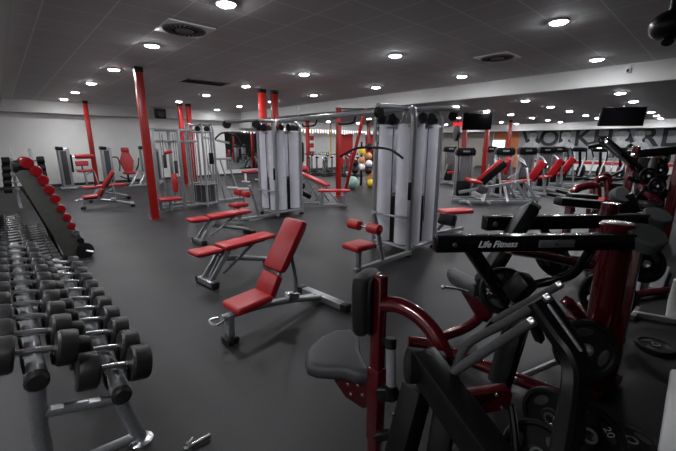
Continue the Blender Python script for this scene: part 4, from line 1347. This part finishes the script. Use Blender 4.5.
# gas spring
MB().cyl(W(391, 345, 1.62), W(391, 386, 1.66), 0.022, 16).build('gas_spring', 'silver', m1)
MB().cyl(W(391, 338, 1.62), W(391, 348, 1.62), 0.026, 14).build('spring_collar', 'black', m1)
MB().cyl(W(391, 384, 1.66), W(391, 398, 1.68), 0.03, 14).build('spring_collar', 'black', m1)
MB().bar(W(383, 341, 1.66), W(394, 341, 1.62), 0.03, 0.03).build('spring_pin', 'black', m1)
MB().bar(W(380, 393, 1.72), W(396, 393, 1.66), 0.06, 0.06).build('spring_pin', 'black', m1)
MB().bar(W(376, 437, 1.78), W(393, 433, 1.74), 0.04, 0.04).build('lock_knob', 'black', m1)
# red arch from the post to the pivot
MB().tube([W(383, 304, 1.68), W(398, 305, 1.64), (W(416, 314, 1.6)), W(431, 329, 1.56), W(441, 346, 1.53), W(449, 372, 1.52), W(455, 398, 1.5)], 0.037, 16, True, 6).build('arched_tube', 'dark_red', m1)
# big black inclined main beam with its cap
a, b_ = W(420, 358, 1.42), W(500, 470, 1.1)
MB().bar(a, b_, 0.105, 0.12, None, 0.012).build('main_beam', 'black', m1)
MB().lathe([(0.05, -0.075), (0.066, -0.07), (0.066, 0.07), (0.05, 0.075)], W(425, 367, 1.4), (0.73, -0.68, -0.1)).build('pivot_hub', 'black', m1)
MB().bar(W(418, 385, 1.48), W(396, 470, 1.5), 0.1, 0.1, None, 0.012).build('black_upright', 'black', m1)
MB().bar(W(448, 395, 1.5), W(436, 470, 1.46), 0.09, 0.08, None, 0.012).build('black_upright', 'black', m1)
MB().bar(W(418, 358, 1.42), W(447, 386, 1.36), 0.05, 0.14, None, 0.02).build('beam_cap', 'grey', m1)
for (px, py, d) in ((441, 381, 1.3), (446, 408, 1.26), (424, 372, 1.36)):
    MB().ball(W(px, py, d), 0.008, 10).build('bolt', 'chrome', m1)


def handle(pts, r=0.0175):
    o = MB().tube(pts, r, 14, True, 5).build('handle', 'grip', m1)
    d = (V(pts[-1]) - V(pts[-2])).normalized()
    MB().lathe([(r * 0.95, -0.004), (r * 1.06, 0), (r * 1.06, 0.014), (r * 0.8, 0.019)], pts[-1], d, 16).build('end_cap', 'chrome', o)


handle([W(440, 381, 1.33), W(470, 361, 1.31), W(500, 342, 1.29), W(530, 323, 1.27)])
handle([W(452, 376, 1.45), W(458, 362, 1.45), W(466, 346, 1.45), W(478, 337, 1.44), W(505, 323, 1.41), W(546, 299, 1.36)])
handle([W(492, 322, 1.62), W(515, 309, 1.58), W(558, 286, 1.52)], 0.0165)
MB().tube([W(492, 322, 1.62), W(484, 334, 1.58), W(478, 338, 1.46)], 0.015, 10).build('handle_link', 'black', m1)
# bent black lever arm at the right
la = [W(538, 300, 1.38), W(556, 326, 1.34), W(571, 350, 1.3), W(576, 374, 1.27), W(572, 404, 1.23), W(561, 470, 1.12)]
MB().sweep(la, 0.1, 0.06, _F - _R * 0.35, 6).build('lever_arm', 'black', m1)
d0 = _R * 0.02
MB().bar(W(548, 304, 1.31), W(582, 352, 1.22), 0.012, 0.012).build('lever_edge_strip', 'steel', m1)
# cross plate with bolts
bp = [W(466, 392, 1.75), W(507, 386, 1.75), W(514, 396, 1.72), W(512, 414, 1.72), W(470, 416, 1.75)]
fm = frame_mat(bp[1] - bp[0], Z, bp[0])
inv = fm.inverted()
MB().prism([((inv @ p).x, (inv @ p).y) for p in bp], 0.06, fm, 0.006).build('cross_plate', 'dark_red', m1)
zn = fm.to_3x3() @ V((0, 0, 1))
for (px, py) in ((496, 394), (504, 411), (474, 411)):
    q = inv @ W(px, py, 1.73)
    MB().lathe([(0.01, -0.004), (0.01, 0.004), (0.005, 0.006)], fm @ V((q.x, q.y, 0.031)), zn, 10).build('bolt', 'chrome', m1)
text('lettering', '4K', 0.05, fm @ Matrix.Translation((0.085, -0.035, 0.031)), 'black', m1, 0.001)
MB().tube([W(511, 405, 1.7), W(514, 425, 1.68), W(518, 470, 1.6)], 0.018, 10).build('strut', 'gloss', m1)
MB().bar(W(397, 421, 1.95), W(414, 408, 2.0), 0.1, 0.03).build('foot_plate', 'dark_red', m1)
# red tubes at floor level
p0, p1 = G(440, 336, 0.09), G(556, 394, 0.09)
MB().tube([G(408, 341, 0.11), G(424, 343, 0.1), G(449, 352, 0.09), p1, G(600, 420, 0.09)], 0.045, 12).build('floor_tube', 'dark_red', m1)
MB().tube([G(378, 470, 0.08), G(470, 470, 0.08)], 0.04, 12).build('base_tube', 'dark_red', m1)
MB().tube([G(505, 384, 0.1), G(560, 360, 0.1)], 0.022, 10).build('cross_tube', 'steel', m1)

# ------------------------------------------------------------------ second row machine
m2 = wthing('row_machine', 'dark red row machine with long white-lettered black arm, just behind the nearest one', 'gym machine', (2.8, 0.4, 0))
MB().tube([(2.8, 0.4, 0.02), (2.8, 0.4, 1.17)], 0.085, 24).build('main_post', 'dark_red', m2)
MB().lathe([(0.05, 0), (0.098, 0.004), (0.1, 0.03), (0.088, 0.045), (0.02, 0.052)], (2.8, 0.4, 1.165)).build('post_cap', 'dark_red', m2)
MB().bar((2.9, 0.32, 0.02), (2.9, 0.32, 1.1), 0.1, 0.1).build('rear_post', 'dark_red', m2)
MB().bar((2.7, 0.4, 0.04), (3.05, 0.33, 0.04), 0.16, 0.06).build('base', 'dark_red', m2)
a, b_ = W(434, 243.5, 2.02), W(632, 241, 2.16)
MB().bar(a, b_, 0.07, 0.098, None, 0.012).build('press_arm', 'gloss', m2)
ax = (b_ - a).normalized()
nn = (ax.cross(Z)).normalized()
if nn.dot(_F) > 0:
    nn = -nn
for (px, py) in ((447, 242.5), (552, 241)):
    c = a + ax * ((W(px, py, 2.1) - a).dot(ax)) + nn * 0.036
    MB().lathe([(0.014, -0.004), (0.014, 0.006), (0.008, 0.009)], c, nn, 12).build('bolt', 'chrome', m2)
c = a.lerp(b_, 0.29) + nn * 0.037
text('lettering', 'Life Fitness', 0.052, frame_mat(ax, Z, c), 'letter', m2, 0.001, 0.35, 0.0012)
c0 = a.lerp(b_, 0.59) + nn * 0.037
MB().bar(c0 - ax * 0.12, c0 + ax * 0.1, 0.012, 0.045, None, 0.004).build('arm_badge', 'steel', m2)
cw = W(645, 238.5, 2.16)
MB().lathe([(0.085, -0.05), (0.097, -0.042), (0.1, 0.03), (0.092, 0.042), (0.02, 0.044)], cw, (-0.36, -0.32, 0.88), 32).build('counterweight', 'disc', m2)
# near tilted pad behind the arm
pa, pb = W(482, 284, 2.72), W(530, 208, 2.85)
MB().bar(pa, pb, 0.22, 0.115, -_R, 0.045).build('back_pad', 'vinyl', m2)
MB().bar(pb - (pb - pa) * 0.02, pb + (pb - pa) * 0.015, 0.2, 0.09, -_R, 0.01).build('pad_end_plate', 'silver', m2)
# v struts under the arm
MB().bar(W(470, 248, 2.1), W(502, 296, 2.25), 0.06, 0.075, None, 0.01).build('strut', 'gloss', m2)
MB().tube([W(590, 251, 2.14), W(583, 262, 2.2), W(572, 274, 2.28), W(556, 280, 2.4), W(530, 286, 2.5), W(505, 298, 2.55)], 0.03, 12, True, 4).build('link_bar', 'gloss', m2)
MB().tube([W(508, 249, 2.4), W(545, 256, 2.6), W(590, 266, 2.75)], 0.032, 12).build('cross_bar', 'dark_red', m2)
# saddle, bracket and curved foot
sp = [(447, 274), (449, 272), (455, 272), (464, 277), (472, 280), (480, 284), (482, 291), (474, 293), (464, 289), (456, 283), (450, 279)]
pts = [G(x_, y_, 0.58) for x_, y_ in sp]
cc = sum(pts, V()) / len(pts)
MB().prism([((p - cc).x, (p - cc).y) for p in pts][::-1], 0.1, Matrix.Translation(cc), 0.035, 4).build('saddle', 'saddle', m2)
MB().bar(cc - Z * 0.05 + V((0.02, -0.05, 0)), V((2.7, 1.12, 0.32)), 0.08, 0.13, None, 0.01).build('seat_bracket', 'dark_red', m2)
MB().tube([W(443, 287, 2.5), W(458, 289, 2.52), W(468, 292, 2.52)], 0.01, 8).build('adjust_lever', 'chrome', m2)
MB().ball(W(443, 287, 2.5), 0.018, 10).build('lever_knob', 'chrome', m2)
MB().tube([V((2.7, 1.12, 0.32)), G(482, 311, 0.3), G(477, 320, 0.16), G(463, 329, 0.1), G(440, 337, 0.09), G(425, 342, 0.09)], 0.045, 12, True, 5).build('curved_foot', 'dark_red', m2)
MB().box(W(520, 287, 2.02), (0.1, 0.12, 0.16), (0.5, 0.2, -0.4), 0.025).build('stop_block', 'black', m2)
MB().bar(W(520, 290, 2.06), W(540, 340, 2.3), 0.05, 0.05).build('stop_arm', 'black', m2)
# black arm crossing behind handles
MB().bar(W(524, 300, 2.2), W(498, 386, 2.3), 0.16, 0.06, None, 0.015).build('swing_arm', 'gloss', m2)
MB().bar(W(566, 300, 2.3), W(590, 330, 2.4), 0.06, 0.06).build('plate_bracket', 'dark_red', m2)

# plates on the machines
pl25 = make_plate(0.165, '25')
put_plate(pl25, W(504, 291, 2.45), (-0.72, -0.62, 0.3), 'black weight plate with white number 25, hung beside the second saddle', 'weight plates on the row machines', 0.75)
MB().cyl(W(504, 291, 2.45) + V((0, 0, 0)), W(512, 295, 2.62), 0.022, 12).build('plate_peg', 'chrome', m2)
plA = make_plate(0.185)
put_plate(plA, W(585, 349, 2.26), (-0.8, -0.52, 0.28), 'large black weight plate in front of the thick dark red post', 'weight plates on the row machines', 0.2)
MB().cyl(W(578, 350, 2.2), W(610, 350, 2.5), 0.022, 12).build('plate_peg', 'chrome', m2)
put_plate(copy_tree(plA), W(607, 296, 2.72), (-0.85, -0.4, 0.2), 'black weight plate just behind the thick dark red post', 'weight plates on the row machines', 0.9)
MB().cyl(W(590, 298, 2.6), W(612, 296, 2.74), 0.022, 12).build('plate_peg', 'chrome', m2)
plC = copy_tree(plA, scale=0.93)
put_plate(plC, W(553, 258, 3.1), (-0.35, -0.7, 0.6), 'black weight plate with a pale grip slot under the second black arm', 'weight plates on the row machines', 2.4)

# ------------------------------------------------------------------ third row machine
m3 = wthing('row_machine', 'dark red row machine with plain black arm, third from the camera', 'gym machine', (4.1, 0.9, 0))
a, b_ = W(484, 223, 2.95), W(645, 220, 3.25)
MB().bar(a, b_, 0.09, 0.12, None, 0.012).build('press_arm', 'gloss', m3)
ax = (b_ - a).normalized()
nn = ax.cross(Z).normalized()
if nn.dot(_F) > 0:
    nn = -nn
MB().lathe([(0.022, -0.004), (0.022, 0.008), (0.012, 0.012)], a + ax * 0.07 + nn * 0.046, nn, 12).build('bolt', 'chrome', m3)
cw = W(655, 219, 3.25)
MB().lathe([(0.095, -0.06), (0.108, -0.05), (0.112, 0.045), (0.1, 0.058), (0.02, 0.06)], cw, (-0.36, -0.32, 0.88), 32).build('counterweight', 'disc', m3)
pp = W(606, 230, 3.35)
MB().tube([(pp.x, pp.y, 0.02), (pp.x, pp.y, 1.16)], 0.07, 20).build('main_post', 'dark_red', m3)
MB().bar((pp.x - 0.3, pp.y, 0.05), (pp.x + 0.4, pp.y, 0.05), 0.3, 0.06).build('base', 'dark_red', m3)
MB().tube([W(505, 250, 3.0), W(545, 256, 3.2), W(596, 262, 3.4)], 0.035, 10).build('cross_bar', 'dark_red', m3)
MB().bar(W(540, 220, 3.1), W(556, 258, 3.15), 0.06, 0.06).build('strut', 'gloss', m3)
put_plate(copy_tree(plA), W(645, 264, 3.5), (-0.72, -0.6, 0.25), 'black weight plate with chrome hub below the rear counterweight', 'weight plates on the row machines', 1.4)
MB().cyl(W(625, 262, 3.55), W(648, 264, 3.55), 0.022, 12).build('plate_peg', 'chrome', m3)
MB().bar(W(608, 258, 3.5), W(630, 262, 3.56), 0.06, 0.06).build('peg_arm', 'dark_red', m3)
# floor rail of the third machine
MB().tube([G(600, 300, 0.06), G(668, 290, 0.06)], 0.04, 10).build('floor_tube', 'dark_red', m3)

# plate stand feet
st = wthing('plate_stand', 'silver floor stand with crossed feet at the right edge', 'stand', G(634, 312))
q = G(632, 313, 0.04)
MB().bar(G(629, 317, 0.03), G(634, 308, 0.03), 0.1, 0.06).build('foot', 'silver', st)
MB().bar(q, G(676, 321, 0.04), 0.05, 0.05).build('floor_rail', 'silver', st)
MB().bar(G(633, 306, 0.04), G(641, 272, 0.04), 0.05, 0.05).build('floor_rail', 'silver', st)
MB().bar(G(655, 290, 0.05), G(664, 268, 0.05), 0.12, 0.06).build('foot', 'silver', st)

# ------------------------------------------------------------------ machines and frames at the right rear
m4 = wthing('press_machine', 'dark red plate-loaded press with black pads, behind the long black arms', 'gym machine', G(585, 222))
D = 5.2
MB().tube([W(571, 212, D), W(571, 198, D), W(575, 190, D), W(586, 186, D), W(595, 186, D), W(597, 190, D), W(597, 212, D)], 0.055, 10, True, 3).build('frame_hoop', 'dark_red', m4)
MB().tube([W(592, 196, D + .9), W(596, 182, D + .9), W(606, 179, D + .9), W(608, 200, D + .9)], 0.05, 10, True, 3).build('frame_hoop', 'dark_red', m4)
MB().bar(W(568, 196.5, D - .3), W(596, 198, D - .3), 0.16, 0.1, None, 0.03).build('pad', 'vinyl', m4)
MB().bar(W(557, 201, D - .7), W(604, 205, D - .6), 0.16, 0.11, None, 0.03).build('pad', 'vinyl', m4)
MB().tube([W(547, 194, D - .5), W(570, 199, D - .5)], 0.02, 8).build('handle', 'black', m4)
MB().tube([W(556, 190.5, D - .2), W(578, 196, D - .2)], 0.02, 8).build('handle', 'black', m4)
for (px, py) in ((571, 209), (596, 209)):
    t = W(px, py, D)
    MB().bar(t, (t.x, t.y, 0.02), 0.08, 0.08).build('leg', 'dark_red', m4)
t = W(600, 206, D - .6)
MB().bar(W(603, 207, D - .6), (t.x, t.y, 0.02), 0.1, 0.1).build('leg', 'dark_red', m4)
t = W(569, 215, D - .7)
MB().bar(W(569, 205, D - .7), (t.x, t.y, 0.02), 0.07, 0.07).build('leg', 'dark_red', m4)
MB().bar(W(600, 201, D - .6), W(612, 206, D - .6), 0.12, 0.1).build('joint_box', 'redsign', m4)
c = W(620, 196, 5.0)
MB().lathe([(0.105, -0.06), (0.125, -0.045), (0.125, 0.045), (0.105, 0.06), (0.02, 0.062)], c, (-0.55, -0.6, 0.5), 28).build('counterweight', 'disc', m4)
MB().bar(c, W(628, 215, 5.0), 0.12, 0.3, None, 0.03).build('counterweight_arm', 'black', m4)
MB().bar(W(580, 222, D - .5), W(614, 203, D - .4), 0.06, 0.06).build('brace', 'gloss', m4)

m5 = wthing('smith_press', 'tall dark red and black plate-loaded rack machine at the right edge', 'gym machine', G(640, 215))
D = 6.4
for (px, d, top, w) in ((625, 6.6, 160, 0.12), (672, 6.0, 150, 0.14), (648, 7.4, 150, 0.1)):
    t = W(px, 200, d)
    tp = W(px, top, d)
    MB().bar((t.x, t.y, 0.02), (t.x, t.y, tp.z), w, w, (1, 0, 0)).build('upright', 'dark_red', m5)
MB().bar(W(624, 155, 6.6), W(680, 150, 6.2), 0.1, 0.14).build('top_beam', 'black', m5)
MB().bar(W(602, 139, 5.6), W(640, 170, 6.2), 0.14, 0.1, None, 0.03).build('incline_beam', 'gloss', m5)
MB().bar(W(606, 141.5, 5.5), W(620, 154.5, 5.75), 0.05, 0.06, None, 0.02).build('beam_highlight', 'chrome', m5)  # chrome strip added to draw the bright highlight on the beam
MB().bar(W(638, 168, 6.2), W(665, 196, 6.2), 0.2, 0.14, None, 0.03).build('incline_beam', 'black', m5)
MB().bar(W(640, 185, 6.8), W(660, 205, 6.5), 0.12, 0.1).build('brace', 'dark_red', m5)
MB().bar(W(630, 205, 6.6), W(670, 212, 6.2), 0.14, 0.1).build('low_beam', 'dark_red', m5)
MB().bar(W(634, 176, 6.9), W(664, 172, 6.5), 0.08, 0.1).build('mid_beam', 'black', m5)
MB().tube([W(588, 146, 5.9), W(600, 143.5, 5.8), W(612, 146, 5.8)], 0.06, 10).build('shoulder_roller', 'black', m5)
MB().lathe([(0.03, -0.02), (0.05, 0), (0.04, 0.05)], W(633, 156, 6.0), (-0.7, -0.7, 0), 14).build('pivot_cap', 'chrome', m5)
MB().bar(W(650, 190, 6.3), W(653, 160, 6.4), 0.1, 0.26, None, 0.03).build('back_pad', 'vinyl', m5)
MB().box(W(645, 205, 6.4), (0.5, 0.4, 0.12), None, 0.04).build('seat_pad', 'vinyl', m5)
for i, (px, py, d, lab) in enumerate(((648, 176, 6.0, 'upper left'), (657, 186, 5.9, 'lower right'), (660, 170, 6.3, 'topmost'))):
    put_plate(copy_tree(plA, scale=0.75), W(px, py, d), (-0.7, -0.6, 0.1), 'black weight plate on the tall dark red rack, %s' % lab, 'weight plates on the tall rack', i)
    MB().cyl(W(px, py, d), W(px, py, d + 0.5), 0.022, 10).build('plate_peg', 'chrome', m5)
c = W(643, 150, 8.5)
for i, (px, py, d) in enumerate(((662, 157, 7.6),)):
    put_plate(copy_tree(plA), W(px, py, d), (-0.6, -0.7, 0.2), 'black weight plate high at the right, beyond the tall dark red rack', 'weight plates on the tall rack', 0.4)
    MB().bar(W(px, py, d), W(px + 4, py + 2, d - 0.5), 0.05, 0.05).build('plate_arm', 'black', m5)

MB().bar(W(641, 212, 6.9), W(646, 158, 7.0), 0.26, 0.1, None, 0.02).build('stack_guard', 'black', m5)
MB().bar(W(656, 214, 6.7), W(659, 166, 6.8), 0.22, 0.1, None, 0.02).build('stack_guard', 'black', m5)
MB().tube([W(634, 205, 6.4), W(641, 192, 6.2), W(650, 188, 6.1), W(662, 194, 6.0)], 0.035, 10, True, 4).build('press_arm', 'gloss', m5)
MB().tube([W(628, 178, 6.3), W(640, 182, 6.2), W(655, 176, 6.1), W(668, 178, 6.0)], 0.035, 10, True, 4).build('press_arm', 'gloss', m5)
MB().bar(W(633, 164, 6.3), W(637, 146, 6.2), 0.12, 0.12, None, 0.03).build('red_cap', 'dark_red', m5)
# further dark red benches behind
m6 = wthing('press_machine', 'small dark red plate-loaded machine before the cross trainers, far right', 'gym machine', G(612, 196))
D = 8.5
MB().tube([W(592, 190, D), W(598, 178, D), (W(608, 175, D)), W(612, 190, D)], 0.05, 8, True, 3).build('frame_hoop', 'dark_red', m6)
for px, py in ((592, 189), (612, 189)):
    t = W(px, py, D)
    MB().bar(t, (t.x, t.y, 0.02), 0.09, 0.09).build('leg', 'dark_red', m6)
MB().bar(W(596, 184, D), W(620, 186, D), 0.2, 0.12, None, 0.03).build('pad', 'vinyl', m6)
MB().tube([W(600, 181, D), W(622, 171, D + .3)], 0.04, 8).build('arm', 'black', m6)

# ------------------------------------------------------------------ things on the floor at the right
p = G(655, 348.5)
pf = copy_tree(plA, scale=0.75)
put_plate(pf, (p.x, p.y, 0.024), (0, 0, 1), 'black weight plate lying alone on the floor at the right', 'weight plates on the floor', 0.3)
pg = make_plate(0.18, '20')
put_plate(pg, G(588, 437, 0.15), (-0.45, -0.25, 0.75), 'black weight plate marked 20 leaning at the bottom edge, right of the bent lever', 'weight plates on the floor', 0.9)
p = G(630, 446)
put_plate(copy_tree(plA, scale=0.85), (p.x, p.y, 0.022), (0, 0, 1), 'black weight plate lying flat in the bottom right, right of the marked one', 'weight plates on the floor', 1.1)
p = G(536, 455, 0.14)
put_plate(copy_tree(plA, scale=0.9), p, (-0.5, -0.3, 0.65), 'black weight plate at the bottom edge, left of the bent lever', 'weight plates on the floor', 1.1)
put_plate(copy_tree(plA, scale=0.9), G(552, 418, 0.2), (-0.95, 0.2, 0.1), 'edge of a weight plate standing left of the bent lever', 'weight plates on the floor', 0.1)

# white wrapped uprights at the right edge
a = G(675, 322)
r = wthing('towel_wrapped_post', 'white towel-wrapped post at the right edge, above the lone plate', 'towel', a)
MB().tube([a + Z * 0.02, a + Z * 0.2, a + Z * 0.42], [0.075, 0.085, 0.075], 16, True).build('towel', 'cloth', r)
a, b_ = G(668, 470), W(683, 372, 2.0)
r = wthing('white_frame_leg', 'white slanted frame leg in the bottom right corner', 'frame', a)
MB().bar(a, b_, 0.1, 0.06, None, 0.015).build('leg', 'white', r)

# chrome dumbbell handle on the floor
p, q = G(184, 450, 0.02), G(210, 435.5, 0.02)
r = wthing('chrome_handle_bar', 'short chrome loading bar lying on the dark floor at the bottom', 'bar', p)
MB().cyl(p, q, 0.0135, 14).build('rod', 'chrome', r)
d = (q - p).normalized()
MB().lathe([(0.014, 0), (0.03, 0.002), (0.032, 0.018), (0.014, 0.02)], p + d * 0.015, d, 8).build('star_collar', 'chrome', r)
MB().tube([p + d * 0.03 + V((0.0, 0, 0.03)), p + d * 0.03 + V((0.03, 0.03, 0.02))], 0.007, 8).build('collar_lever', 'chrome', r)

# ------------------------------------------------------------------ world and render look
w = bpy.data.worlds.new('world')
sc.world = w
w.use_nodes = True
w.node_tree.nodes['Background'].inputs[0].default_value = (0.02, 0.02, 0.021, 1)
w.node_tree.nodes['Background'].inputs[1].default_value = 1
sc.view_settings.view_transform = 'Standard'
sc.view_settings.look = 'None'
sc.view_settings.gamma = 1
sc.view_settings.use_curve_mapping = False
sc.view_settings.exposure = 0.0
sc.cycles.use_denoising = True
sc.cycles.max_bounces = 6
sc.cycles.diffuse_bounces = 4
sc.cycles.transparent_max_bounces = 12
sc.cycles.sample_clamp_indirect = 6
